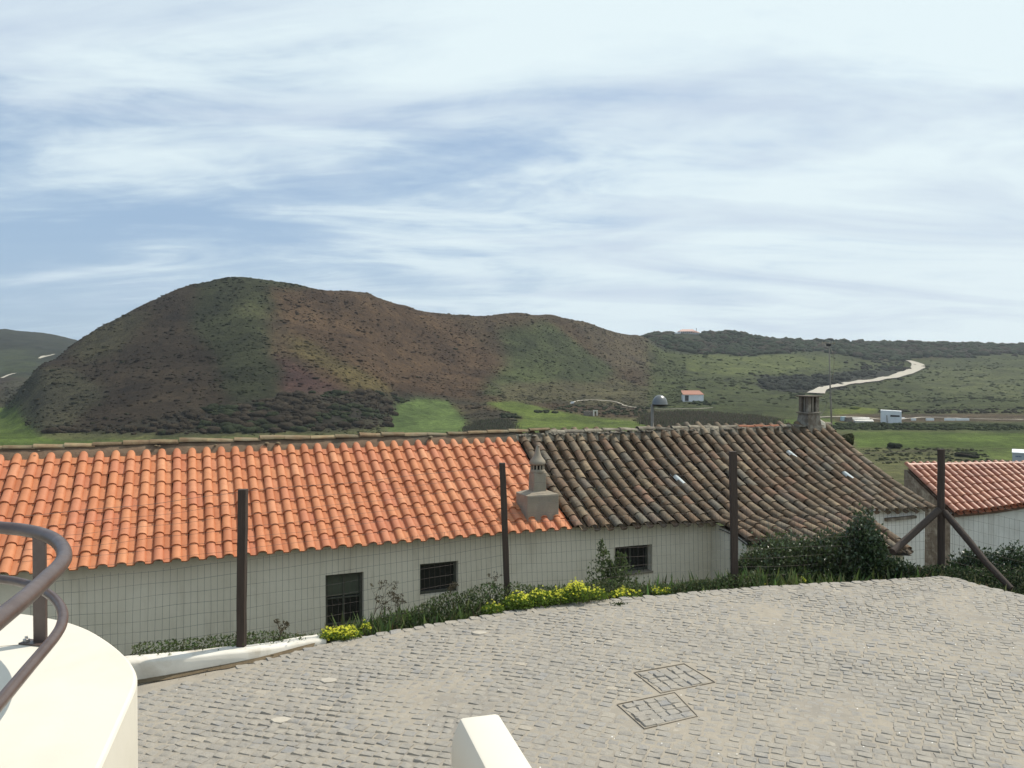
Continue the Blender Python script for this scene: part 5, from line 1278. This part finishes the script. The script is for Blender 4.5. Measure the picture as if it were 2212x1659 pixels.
def pick(n, ylo, yhi, xlo, xhi, px_mask=None):
    """points even over the land between two distances and two bearings"""
    Y = np.sqrt(rng.uniform(ylo**2, yhi**2, n)); t = rng.uniform((xlo-1106)/F_PX, (xhi-1106)/F_PX, n); X = t*Y; Z = zland(X, Y); C = cover(X, Y, Z); return X, Y, Z, C
def lum(C): return C.sum(-1)/3
# heath hill
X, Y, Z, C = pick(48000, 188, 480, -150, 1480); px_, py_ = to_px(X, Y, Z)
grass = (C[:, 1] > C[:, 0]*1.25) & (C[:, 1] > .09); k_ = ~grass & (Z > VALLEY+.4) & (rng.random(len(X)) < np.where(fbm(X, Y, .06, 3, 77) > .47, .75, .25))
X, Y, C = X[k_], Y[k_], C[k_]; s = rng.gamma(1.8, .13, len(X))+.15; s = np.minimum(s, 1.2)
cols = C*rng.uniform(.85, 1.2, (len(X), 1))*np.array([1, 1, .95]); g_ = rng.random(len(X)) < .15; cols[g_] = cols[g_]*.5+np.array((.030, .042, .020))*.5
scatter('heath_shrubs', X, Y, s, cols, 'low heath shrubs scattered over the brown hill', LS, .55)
print('heath', len(X))
# foot of the hill: taller dark scrub
X, Y, Z, C = pick(14000, 175, 262, 60, 1100); px_, py_ = to_px(X, Y, Z)
k_ = (np.abs(C-np.array(DARK)).sum(-1) < 1e-6) & (rng.random(len(X)) < np.where(fbm(X, Y, .07, 3, 12) > .5, .55, .2)); X, Y, C = X[k_][:2600], Y[k_][:2600], C[k_][:2600]; s = rng.gamma(2.0, .27, len(X))+.25; s = np.minimum(s, 1.8)
cols = np.where(fbm(X, Y, .09, 3, 55)[:, None] < .5, np.array([[.034, .042, .022]]), np.array([[.045, .036, .026]]))*rng.uniform(.75, 1.4, (len(X), 1))
scatter('gully_scrub', X, Y, s, cols, 'dark dense scrub at the foot of the hill', LM); print('gully', len(X))
# right slopes: sparse small bushes
X, Y, Z, C = pick(5200, 290, 600, 1380, 2330); k_ = rng.random(len(X)) < np.where(fbm(X, Y, .03, 3, 7) > .5, .7, .22); X, Y, C = X[k_], Y[k_], C[k_]
s = rng.gamma(1.8, .28, len(X))+.25; s = np.minimum(s, 2.4); cols = C*rng.uniform(.75, 1.1, (len(X), 1))
scatter('slope_bushes', X, Y, s, cols, 'small dark bushes dotted over the right-hand slope', LS, .6); print('slope', len(X))
# plateau scrub and low trees on the skyline
X, Y, Z, C = pick(12000, 520, 740, 1375, 2330); vx_, vy_ = to_px(X, Y, Z); k_ = (lum(C) < .045) & (rng.random(len(X)) < .8) & ~((vx_ > 1452) & (vx_ < 1518) & (Y > 585)); X, Y, C = X[k_], Y[k_], C[k_]
s = rng.uniform(1.2, 3.2, len(X))*np.where(rng.random(len(X)) < .12, 1.6, 1.0); cols = np.where(rng.random((len(X), 1)) < .75, np.array([[.034, .046, .026]]), np.array([[.050, .044, .033]]))*rng.uniform(.7, 1.3, (len(X), 1))
scatter('plateau_scrub', X, Y, s, cols, 'dark scrub covering the far plateau up to the skyline', LS+[LM[0]]); print('plateau', len(X))
# dark copses of the right slope
def patch(poly, n, smin, smax, base, name, label, tm=LM, sz=.85):
    xs_ = [p[0] for p in poly]; ys_ = [p[1] for p in poly]; PX, PY, S_ = [], [], []
    while len(PX) < n:
        x = random.uniform(min(xs_), max(xs_)); y = random.uniform(min(ys_), max(ys_))
        if inpoly(np.array([x]), np.array([y]), poly)[0]:
            g = land_at(x, y); PX.append(g.x); PY.append(g.y)
    PX, PY = np.array(PX), np.array(PY); s = rng.uniform(smin, smax, n); cols = np.array([base])*rng.uniform(.65, 1.35, (n, 1))
    return scatter(name, PX, PY, s, cols, label, tm, sz)
patch([(1642, 822), (1700, 812), (1800, 812), (1880, 800), (1895, 808), (1800, 828), (1760, 842), (1650, 842)], 260, .9, 2.2, (.034, .038, .028), 'copse', 'dark copse above the bend of the concrete track')
patch([(1820, 780), (1870, 780), (1960, 775), (1945, 800), (1850, 806)], 60, .8, 1.6, (.035, .036, .025), 'copse', 'small dark bushes inside the bend of the concrete track')
patch([(1890, 752), (2110, 757), (2200, 762), (2100, 766), (1900, 764)], 200, 1.4, 3.0, (.050, .044, .036), 'copse', 'brown grey scrub belt on the right skyline')
patch([(1495, 862), (1520, 863), (1545, 870), (1540, 878), (1500, 874)], 26, .5, 1.1, (.040, .056, .026), 'bushes', 'green bushes in front of the red roofed hut', sz=1.0)
patch([(1800, 914), (2212, 918), (2212, 930), (1800, 929)], 420, .35, .8, (.040, .052, .024), 'hedge', 'dark green hedge strip along the near side of the block hut', sz=.8)
patch([(1140, 892), (1240, 876), (1400, 880), (1400, 900), (1260, 893)], 130, .35, .9, (.040, .048, .024), 'bushes', 'dark bushes along the valley footpath')
patch([(1085, 893), (1125, 895), (1120, 903), (1080, 903)], 14, .5, 1.0, (.032, .040, .020), 'bushes', 'dark bushes at the tip of the light green field')
patch([(1850, 970), (2000, 966), (2120, 972), (2150, 1000), (1900, 1003)], 260, .12, .40, (.060, .066, .034), 'bushes', 'rough low growth behind the two houses')
patch([(1900, 886), (2212, 885), (2212, 893), (1900, 893)], 150, .3, .8, (.038, .036, .024), 'hedge', 'brown hedge line behind the white wall pieces')
# single bushes one can tell apart
def bush(x, y, w_, h_, col, label, Y=None, group=None, seed=0, n=None):
    g = land_at(x, y) if Y is None else P(x, y, Y); k = g.y/F_PX; W_, H_ = w_*k, h_*k; r2 = np.random.default_rng(seed+int(x)); V = []; n = n or 9
    t = empty('bush', label, 'bush', group); tf = []; b0 = 0; vs_ = []; fs_ = []
    for i in range(n):
        tv, f = LM[i % 4]; s = .30+.2*r2.random(); px_ = r2.uniform(-.5, .5)*(1-s); pz = r2.uniform(.1, .95-s)
        v = tv*np.array([s*W_, s*W_*.9, s*H_*1.05]); a = r2.uniform(0, 6); c_, s_ = math.cos(a), math.sin(a); v = np.stack([v[:, 0]*c_-v[:, 1]*s_, v[:, 0]*s_+v[:, 1]*c_, v[:, 2]], -1)
        vs_.append(v+np.array([g.x+px_*W_, g.y+r2.uniform(-.3, .3)*W_, g.z+pz*H_])); fs_.append(f+b0); b0 += len(tv)
    V = np.concatenate(vs_); mesh_np('foliage', V, np.concatenate(fs_), MAT['shrub'], t, np.tile(np.array(col)*r2.uniform(.85, 1.1), (len(V), 1)), smooth=True)
    MB().tube([g+Vector((0, 0, -.3)), g+Vector((0, 0, H_*.5))], max(.03, .05*W_), 5).build('stem', MAT['post'], t); rebase(t, g); return t
bush(1832, 966, 26, 34, (.062, .066, .034), 'thin upright grey green bush just behind the right end of the old roof', 34)
bush(1932, 968, 22, 14, (.038, .050, .024), 'round dark bush in the rough field right of the old roof')
bush(2085, 986, 34, 12, (.036, .042, .022), 'wide low dark bush above the red roof')
bush(2105, 990, 14, 12, (.030, .042, .020), 'small round bush right above the red roof')
for i, (x, y, w_, h_) in enumerate(((1468, 718, 6, 4), (1575, 726, 12, 6), (1655, 737, 8, 7), (1664, 737, 12, 7), (1755, 740, 16, 7), (1793, 737, 12, 8), (1860, 742, 12, 6), (1905, 743, 10, 6))):
    bush(x, y, w_, h_, (.026, .034, .024), ['dark tree just left of the hilltop villa', 'dark skyline tree right of the hilltop villa', 'left one of two dark trees in the dip of the skyline', 'right one of two dark trees in the dip of the skyline', 'broad skyline tree left of the mast', 'skyline tree behind the mast top', 'skyline tree right of the mast', 'skyline tree above the bend of the track'][i], 660, 'trees on the far skyline', i, 6)
# brown reed bed: many thin upright blades in one mass
def reeds(poly, n, hmin, hmax, col, name, label):
    xs_ = [p[0] for p in poly]; ys_ = [p[1] for p in poly]; L_ = []
    while len(L_) < n//6:
        x = random.uniform(min(xs_), max(xs_)); y = random.uniform(min(ys_), max(ys_))
        if inpoly(np.array([x]), np.array([y]), poly)[0]: L_.append(land_at(x, y))
    B = np.array([tuple(p) for p in L_]); B = np.repeat(B, 6, 0)+rng.normal(0, 1.0, (len(B)*6, 3))*np.array([1, 1, 0]); B[:, 2] = zland(B[:, 0], B[:, 1])-.1
    m_ = len(B); h = rng.uniform(hmin, hmax, m_); w_ = h*.07; a = rng.uniform(0, 3.14, m_); dx, dy = np.cos(a)*w_, np.sin(a)*w_; lx, ly = rng.normal(0, .16, m_)*h, rng.normal(0, .16, m_)*h
    V = np.stack([B+np.stack([-dx, -dy, 0*h], -1), B+np.stack([dx, dy, 0*h], -1), B+np.stack([lx+dx*.5, ly+dy*.5, h], -1), B+np.stack([lx-dx*.5, ly-dy*.5, h*.97], -1)], 1).reshape(-1, 3)
    Fa = np.arange(4*m_).reshape(-1, 4); c = np.array([col])*rng.uniform(.6, 1.5, (m_, 1)); c[rng.random(m_) < .2] *= np.array([.7, 1.1, .7])
    return tag(mesh_np(name, V, Fa, MAT['leaf'], None, np.repeat(c, 4, 0)), label, kind='stuff')
reeds([(1385, 915), (1400, 898), (1500, 894), (1640, 905), (1690, 915), (1640, 921), (1500, 925), (1430, 925)], 26000, .7, 1.7, (.088, .074, .048), 'reed_bed', 'brown dry reed bed at the edge of the field behind the street lamp')
reeds([(1010, 928), (1040, 912), (1095, 910), (1110, 925), (1095, 942), (1010, 944)], 9000, .6, 1.2, (.075, .068, .045), 'reed_patch', 'grey brown reed patch between the two green fields')
# short grass tufts on the fields (fine relief only)

# ---- near plants: leaves as small folded blades
LEAF = np.array([(0, 0, 0), (.30, .42, .10), (0, 1.0, -.12), (-.30, .42, .10)]); LEAFF = np.array([(0, 1, 2, 3)])
def leaves(name, pos, nrm, size, cols, mat, parent=None, tv=LEAF, tf=LEAFF, spread=.9):
    n = len(pos); d_ = nrm+rng.normal(0, spread, (n, 3)); d_ /= np.linalg.norm(d_, axis=1)[:, None]+1e-9; a = rng.normal(0, 1, (n, 3)); x = np.cross(d_, a); x /= np.linalg.norm(x, axis=1)[:, None]+1e-9; z = np.cross(x, d_)
    Ms = np.stack([x, d_, z], -1)*size[:, None, None]; return instances_np(name, tv, tf, Ms, pos, mat, parent, cols)
def stems_leaves(roots, tips, per, lsize, col, cvar=.3, wob_=.05):
    """leaves along bending stems; returns positions, directions, sizes, colours"""
    n = len(roots); t = rng.random((n, per))**.8; p = roots[:, None, :]*(1-t[..., None])+tips[:, None, :]*t[..., None]; arc = np.sin(t*math.pi)*.15; p[..., 2] += arc*(tips[:, 2]-roots[:, 2])[:, None]
    p = (p+rng.normal(0, wob_, p.shape)).reshape(-1, 3); d_ = np.repeat(tips-roots, per, 0); d_ /= np.linalg.norm(d_, axis=1)[:, None]
    s = lsize*rng.uniform(.5, 1.4, len(p)); c = np.array([col])*rng.uniform(1-cvar, 1+cvar, (len(p), 1))*rng.uniform(.9, 1.1, (len(p), 3)); return p, d_, s, c
def zbank(X, Y):
    return zland(X, Y)
def shrub_thing(name, label, c, W_, D_, H_, nst, per, ls, col, cat='shrub', group=None, dead=.0, gloss=False, extra=None, seed=0):
    t = empty(name, label, cat, group); c = Vector(c)
    a = rng.uniform(0, 6.28, nst); r_ = np.sqrt(rng.random(nst)); tip = np.stack([c.x+np.cos(a)*r_*W_/2, c.y+np.sin(a)*r_*D_/2, c.z+H_*(1-.45*r_**2)*rng.uniform(.45, 1.05, nst)], -1)
    rt = np.stack([c.x+(tip[:, 0]-c.x)*.55, c.y+(tip[:, 1]-c.y)*.5, np.full(nst, c.z)], -1)
    p, d_, s, co = stems_leaves(rt, tip, per, ls, col, .35, .05*max(.3, W_))
    p[:, 2] = np.maximum(p[:, 2], c.z-.05)
    leaves('foliage', p, d_, s, co, MAT['glossleaf'] if gloss else MAT['leaf'], t)
    m = MB()
    for k in range(0, nst, max(1, nst//60)): m.tube([rt[k], (np.array(rt[k])+tip[k])/2+np.array([0, 0, .04]), tip[k]], [.008, .005, .002], 4, False)
    m.build('stems', MAT['soil'], t); rebase(t, c); return t
def ground_near(x, y, Y): return P(x, y, Y)
DG = (.032, .052, .020); MG = (.065, .10, .030); LG = (.12, .17, .035); GG = (.085, .105, .05)
def seat(x, y, Y, dz=-.1): q = P(x, y, Y); q.z = float(zland(q.x, q.y))+dz if False else q.z; return q
# big dark bush behind the fence, right
def dark_bush(x, ybase, ytop, wpx_, Y, label, dens, col=DG, group='big dark bushes behind the fence', ls=.045, gloss=True):
    b = P(x, ybase, Y); H_ = P(x, ytop, Y).z-b.z; return shrub_thing('bush', label, b, wpx_/F_PX*Y, min(1.1, wpx_/F_PX*Y*.8), H_, dens, 34, ls, col, 'bush', group, gloss=gloss)
dark_bush(1700, 1262, 1152, 185, 11.05, 'dark leafy bush right of the third fence post, under the annex roof', 330, (.070, .098, .038), gloss=True)
dark_bush(1790, 1260, 1152, 150, 10.95, 'dense dark bush in front of the middle of the annex eave', 330, (.056, .080, .032))
dark_bush(1862, 1258, 1100, 100, 10.9, 'tallest dark bush, its shoot reaching the lower roof edge', 320, (.050, .082, .034))
dark_bush(1925, 1256, 1212, 100, 10.8, 'dark bush at the foot of the left raking brace', 240, (.045, .068, .028))
dark_bush(1630, 1264, 1190, 90, 11.1, 'lighter grassy bush touching the third fence post', 150, (.085, .112, .045), gloss=False, ls=.035)
dark_bush(2110, 1262, 1190, 120, 11.6, 'dark bush behind the right raking brace', 220, (.042, .066, .028))
dark_bush(2190, 1300, 1180, 110, 11.2, 'dark bush at the right edge beyond the cobbles', 300, (.042, .070, .028))
dark_bush(2270, 1320, 1190, 120, 10.8, 'dark bush cut by the right picture edge', 160, (.042, .068, .028))
dark_bush(1990, 1262, 1225, 70, 11.0, 'low weeds between the corner post and the dark bush', 70, (.060, .085, .032), gloss=False, ls=.03)
# slender climbing shoots before the third window
def shoot(x0, y0, x1, y1, Y, label, n=160, ls=.04, col=(.085, .115, .045), wid=.10):
    a, b2 = P(x0, y0, Y), P(x1, y1, Y); t = empty('tall_weed', label, 'weed', 'tall weeds against the house wall'); r2 = random.Random(int(x0))
    pts = [a.lerp(b2, i/8)+Vector((r2.gauss(0, .02), r2.gauss(0, .02), 0)) for i in range(9)]
    MB().tube(pts, [.009*(1-.08*i) for i in range(9)], 5).build('stem', MAT['soil'], t)
    f = rng.random(n)**1.4; pa = np.array([tuple(p) for p in pts]); ix = f*8; k = np.minimum(ix.astype(int), 7); fr = (ix-k)[:, None]; p = pa[k]*(1-fr)+pa[k+1]*fr; p = p+rng.normal(0, 1, p.shape)*np.array([1, .8, .6])*(wid*(1.05-f))[:, None]
    leaves('foliage', p, np.tile([0, 0, 1.0], (n, 1)), ls*rng.uniform(.5, 1.3, n), np.array([col])*rng.uniform(.7, 1.35, (n, 1)), MAT['leaf'], t); rebase(t, a); return t
shoot(1310, 1272, 1297, 1170, 10.2, 'tall thin weed climbing left of the barred window', 420, .045, wid=.13)
shoot(1335, 1270, 1340, 1195, 10.2, 'leafy weed standing before the barred window', 520, .045, wid=.14)
shoot(1318, 1275, 1320, 1215, 10.1, 'bushy low weed at the foot of the two tall ones', 500, .045, wid=.20)
shoot(1640, 1262, 1638, 1222, 10.6, 'short leafy weed between the barred window and the third post', 150, .04, (.06, .08, .035), .10)
# dry branching umbel weeds
def dry_weed(x, y, H_, Y, label, seed=0, lean=.0, col='post', n=5):
    a = P(x, y, Y); t = empty('dry_weed', label, 'weed', 'dry leafless weeds behind the fence'); r2 = random.Random(seed); m = MB(); bits = []
    def br(p, d, l, r_, dep):
        q = p+d*l; mid = p.lerp(q, .5)+Vector((r2.gauss(0, .02*l), r2.gauss(0, .02*l), 0)); m.tube([p, mid, q], [r_, r_*.85, r_*.6], 4, False)
        if dep == 0: bits.append(q); return
        for k in range(r2.randint(2, 3)):
            d2 = (d+Vector((r2.gauss(0, .5), r2.gauss(0, .35), r2.gauss(.05, .25)))).normalized(); br(p.lerp(q, r2.uniform(.55, 1)), d2, l*r2.uniform(.45, .75), r_*.6, dep-1)
    br(a, Vector((lean, 0, 1)).normalized(), H_*.5, .006, 4); m.build('stems', MAT['soil'], t)
    p = np.array([tuple(b) for b in bits]); p = np.repeat(p, 3, 0)+rng.normal(0, .008, (len(p)*3, 3)); SH = leaves('seed_heads', p, np.tile([0, 0, 1.], (len(p), 1)), np.full(len(p), .022), np.tile([(.10, .085, .05)], (len(p), 1)), MAT['leaf'], t); SH['kind'] = 'stuff'; rebase(t, a)
dry_weed(790, 1368, .62, 9.0, 'tall dry branching weed right of the tall green framed window', 3, .45)
dry_weed(818, 1362, .42, 9.0, 'smaller dry weed beside the tall branching one', 5, .1)
dry_weed(960, 1322, .36, 9.3, 'dry weed in front of the dark square window', 8, .3)
dry_weed(850, 1352, .34, 9.1, 'thin dry weed midway between the first two windows', 12, .2)
dry_weed(1060, 1300, .30, 9.6, 'small dry weed left of the second fence post', 15, -.1)
dry_weed(600, 1392, .26, 8.3, 'little dry weed right of the first fence post', 17, .3)

# grass and herbs along the far edge of the yard
BL = np.array([(-.06, 0, 0), (.06, 0, 0), (.05, .55, .06), (-.05, .55, .06), (0, 1.0, .28)]); BLF = np.array([(0, 1, 2, 3), (3, 2, 4, 4)])
def grass_strip(name, label, x0, x1, n, hmin, hmax, col, off0=.02, off1=.9, dens=None, spread=.35, tv=BL, tf=BLF, seed=0, up=0.0):
    E = np.array([[p.x, p.y] for p in EDGE]); pxs = np.array([q[0] for q in edge_px]); xq = rng.uniform(x0, x1, n)
    if dens is not None:
        keep = rng.random(n) < np.interp(xq, dens[0], dens[1]); xq = xq[keep]; n = len(xq)
    ex = np.interp(xq, pxs, E[:, 0]); ey = np.interp(xq, pxs, E[:, 1]); off = off0+(off1-off0)*rng.random(n)**1.3; X = ex+rng.normal(0, .03, n); Y = ey+off; Z = zland(X, Y)
    d_ = np.tile([0, 0, 1.0], (n, 1)); h = rng.uniform(hmin, hmax, n)*np.interp(xq, [0, 2212], [1, 1]); c = np.array([col])*rng.uniform(.6, 1.45, (n, 1))*rng.uniform(.85, 1.15, (n, 3))
    o = leaves(name, np.stack([X, Y, Z-.02], -1), d_, h, c, MAT['leaf'], None, tv, tf, spread); return tag(o, label, kind='stuff')
grass_strip('grass', 'rough grass growing along the far edge of the cobbles', 250, 2300, 17000, .10, .34, (.095, .135, .040), .0, .8, ([0, 280, 560, 700, 1000, 1400, 1600, 2300], [.35, .35, .4, .8, 1, .9, 1, 1]))
grass_strip('grass', 'sparse dry grass blades standing behind the fence', 280, 2300, 2200, .18, .42, (.20, .17, .09), .05, .8, None, .25)
# bank herbs: many small leaves (continuous low cover)
def herb_bank(name, label, x0, x1, n, ytop, yb, Y0, col, ls=.028):
    xq = rng.uniform(x0, x1, n); tp = np.interp(xq, ytop[0], ytop[1]); bt_ = np.interp(xq, yb[0], yb[1]); f = rng.random(n)**1.35; yy_ = bt_+(tp-bt_)*f*(.75+.35*fbm(xq, xq*0+1.0, .035, 3, 8)); Yd_ = np.interp(xq, Y0[0], Y0[1])+rng.normal(0, .13, n)+f*.1
    pos = np.array([tuple(P(a, b_, c)) for a, b_, c in zip(xq, yy_, Yd_)]); c = np.array([col])*rng.uniform(.5, 1.5, (n, 1))*rng.uniform(.85, 1.15, (n, 3)); gsel = rng.random(n) < .15; c[gsel] = np.array([.15, .16, .09])*rng.uniform(.7, 1.2, (gsel.sum(), 1))
    return tag(leaves(name, pos, np.tile([0, 0, .8], (n, 1)), ls*rng.uniform(.5, 1.5, n), c, MAT['leaf']), label, kind='stuff')
herb_bank('bank_herbs', 'grey green herbs covering the bank below the windows', 700, 1640, 21000, ([690, 780, 860, 930, 1000, 1060, 1100, 1200, 1300, 1400, 1480, 1560, 1640], [1374, 1344, 1322, 1292, 1270, 1250, 1256, 1262, 1252, 1266, 1258, 1246, 1236]), ([690, 800, 920, 1040, 1140, 1240, 1345, 1450, 1600, 1640], [1390, 1373, 1352, 1333, 1316, 1303, 1293, 1285, 1272, 1270]), ([690, 1100, 1640], [8.75, 9.35, 10.35]), (.085, .115, .045))
herb_bank('bank_herbs', 'short herbs and grass behind the white kerb wall', 285, 660, 2600, ([285, 330, 420, 520, 580, 660], [1392, 1385, 1375, 1368, 1362, 1372]), ([285, 660], [1422, 1384]), ([285, 660], [7.95, 8.45]), (.085, .12, .04), .026)
herb_bank('bank_herbs', 'low green growth at the foot of the dark bushes', 1600, 2060, 6000, ([1600, 1700, 1900, 2060], [1240, 1236, 1225, 1218]), ([1600, 1850, 2035, 2060], [1271, 1258, 1246, 1248]), ([1600, 2060], [10.5, 10.9]), (.050, .075, .030), .03)
herb_bank('bank_herbs', 'green growth beyond the right-hand edge of the cobbles', 2040, 2300, 3500, ([2040, 2100, 2212, 2300], [1225, 1225, 1225, 1230]), ([2040, 2110, 2212, 2300], [1247, 1262, 1287, 1310]), ([2040, 2110, 2212, 2300], [10.8, 10.75, 10.3, 9.9]), (.040, .062, .026), .032)

# yellow flower clumps
FL = []
for k in range(5):
    a = k*2*math.pi/5
    for da, r_ in ((-.5, .55), (0, 1.0), (.5, .55)): FL.append((math.cos(a+da*.9)*r_, math.sin(a+da*.9)*r_, .15*r_))
FLV = np.array([(0, 0, 0)]+FL); FLF = np.array([(0, 1+3*k, 2+3*k, 3+3*k) for k in range(5)])
def flowers(label, spots, nf, nl, fs=.020, yel=(.95, .92, .09)):
    t = empty('yellow_flower_clump', label, 'flowers', 'yellow wildflowers along the cobble edge'); cen = np.array([s_[:3] for s_ in spots]); wts = np.array([s_[3] for s_ in spots]); wts = wts/wts.sum()
    ki = rng.choice(len(spots), nf, p=wts); rad = np.array([s_[4] for s_ in spots]); hh = np.array([s_[5] for s_ in spots])
    a = rng.uniform(0, 6.28, nf); r_ = np.sqrt(rng.random(nf)); p = cen[ki]+np.stack([np.cos(a)*r_*rad[ki], np.sin(a)*r_*rad[ki]*.7, hh[ki]*(1.0-.55*r_**2)+rng.normal(0, .02, nf)-0*r_], -1)
    n = np.stack([rng.normal(0, .5, nf), rng.normal(-.5, .4, nf), np.full(nf, .9)], -1); n /= np.linalg.norm(n, axis=1)[:, None]; x = np.cross(n, rng.normal(0, 1, (nf, 3))); x /= np.linalg.norm(x, axis=1)[:, None]; y = np.cross(n, x)
    Ms = np.stack([x, y, n], -1)*(fs*rng.uniform(.7, 1.2, nf))[:, None, None]; o = instances_np('blossoms', FLV, FLF, Ms, p, MAT['petal'], t, np.array([yel])*rng.uniform(.75, 1.1, (nf, 1))); o['kind'] = 'stuff'
    ki = rng.choice(len(spots), nl, p=wts); a = rng.uniform(0, 6.28, nl); r_ = np.sqrt(rng.random(nl)); p = cen[ki]+np.stack([np.cos(a)*r_*rad[ki]*1.15, np.sin(a)*r_*rad[ki]*.8, rng.uniform(0, .95, nl)*hh[ki]*(1-.5*r_**2)], -1)
    leaves('foliage', p, np.tile([0, 0, .6], (nl, 1)), .026*rng.uniform(.6, 1.4, nl), np.array([(.13, .20, .03)])*rng.uniform(.6, 1.4, (nl, 1)), MAT['leaf'], t)
    m = MB()
    for k in range(0, nf, 4): q = o.data.vertices[k*16].co; m.tube([(q.x*.98+cen[0][0]*.02, q.y, q.z-.12), tuple(q)], .0016, 3, False)
    m.build('stems', bpy.data.materials['bank soil'], t)['kind'] = 'stuff'; rebase(t, cen[0]); return t
def sp(x, y, Y, wt_, rad, hh): q = P(x, y, Y); return (q.x, q.y, q.z, wt_, rad, hh)
flowers('small yellow flower clump at the end of the white kerb wall', [sp(745, 1378, 8.45, 1.0, .155, .10), sp(712, 1380, 8.4, .45, .10, .09), sp(790, 1368, 8.6, .12, .06, .12)], 260, 1500, .017)
flowers('bright dense yellow flower clump right of the second fence post', [sp(1245, 1296, 9.3, 1.4, .16, .20), sp(1205, 1300, 9.25, .8, .15, .13), sp(1285, 1292, 9.4, .5, .13, .12)], 300, 2600, .017)
flowers('broad yellow green flower clump at the foot of the second fence post', [sp(1120, 1312, 9.1, 1.0, .16, .15), sp(1165, 1305, 9.2, .9, .16, .16), sp(1065, 1322, 9.0, .35, .12, .09)], 190, 3600, .017)
flowers('scattered yellow flowers below the barred window', [sp(1355, 1287, 9.6, .7, .16, .07), sp(1330, 1289, 9.55, .4, .1, .06), sp(1425, 1281, 9.8, .7, .13, .05)], 110, 500)
flowers('tiny yellow flower pair below the dark bushes', [sp(1735, 1256, 10.4, 1, .03, .03), sp(1655, 1264, 10.3, .3, .03, .03)], 9, 30)
# single weed sprouting from the cobbles near the edge
q = on_yard(1336, 1306); tw_ = empty('cobble_weed', 'small green weed sprouting between cobbles below the barred window', 'weed')
leaves('foliage', np.array([tuple(q)])+rng.normal(0, 1, (160, 3))*np.array([.045, .03, .008]), np.tile([0, 0, .5], (160, 1)), np.full(160, .022), np.array([(.05, .075, .025)])*rng.uniform(.6, 1.3, (160, 1)), MAT['leaf'], tw_); rebase(tw_, q)

# dry weeds and moss lodged in the channels of the old roof
n = 5200; U = rng.uniform(6.3, 12.8, n); q_ = rng.random(n); U = np.where(rng.random(n) < .55, rng.uniform(6.2, 8.4, n), U); dens_ = fbm(U, q_*3, 1.6, 3, 31); k_ = dens_ > .5; U, q_ = U[k_], q_[k_]; pos = []
for u_, v_ in zip(U, q_):
    pts = path_pts(float(u_)); j = min(int(v_*(len(pts)-1)), len(pts)-2); p = pts[j].lerp(pts[j+1], v_*(len(pts)-1)-j); pos.append((p.x, p.y, p.z+random.uniform(.0, .05)))
pos = np.array(pos); cc = np.where(rng.random((len(pos), 1)) < .6, np.array([[.14, .11, .075]]), np.array([[.10, .105, .05]]))*rng.uniform(.6, 1.8, (len(pos), 1))
o = leaves('dry_roof_weeds', pos, np.tile([0, 0, .7], (len(pos), 1)), rng.uniform(.02, .06, len(pos)), cc, MAT['leaf'], roof_old, LEAF*np.array([.5, 1, 1])); o['kind'] = 'stuff'

grass_strip('wild_grass', 'taller loose green grass and stalks rising behind the edge of the cobbles', 690, 2000, 2600, .22, .50, (.105, .150, .050), .10, .75, ([690, 900, 1050, 1200, 1500, 1650, 2000], [.5, 1, .8, .35, .5, 1, 1]), .22)
grass_strip('wild_grass', 'grass tufts leaning over the white kerb wall', 290, 700, 900, .12, .30, (.12, .165, .05), .18, .40, None, .4)
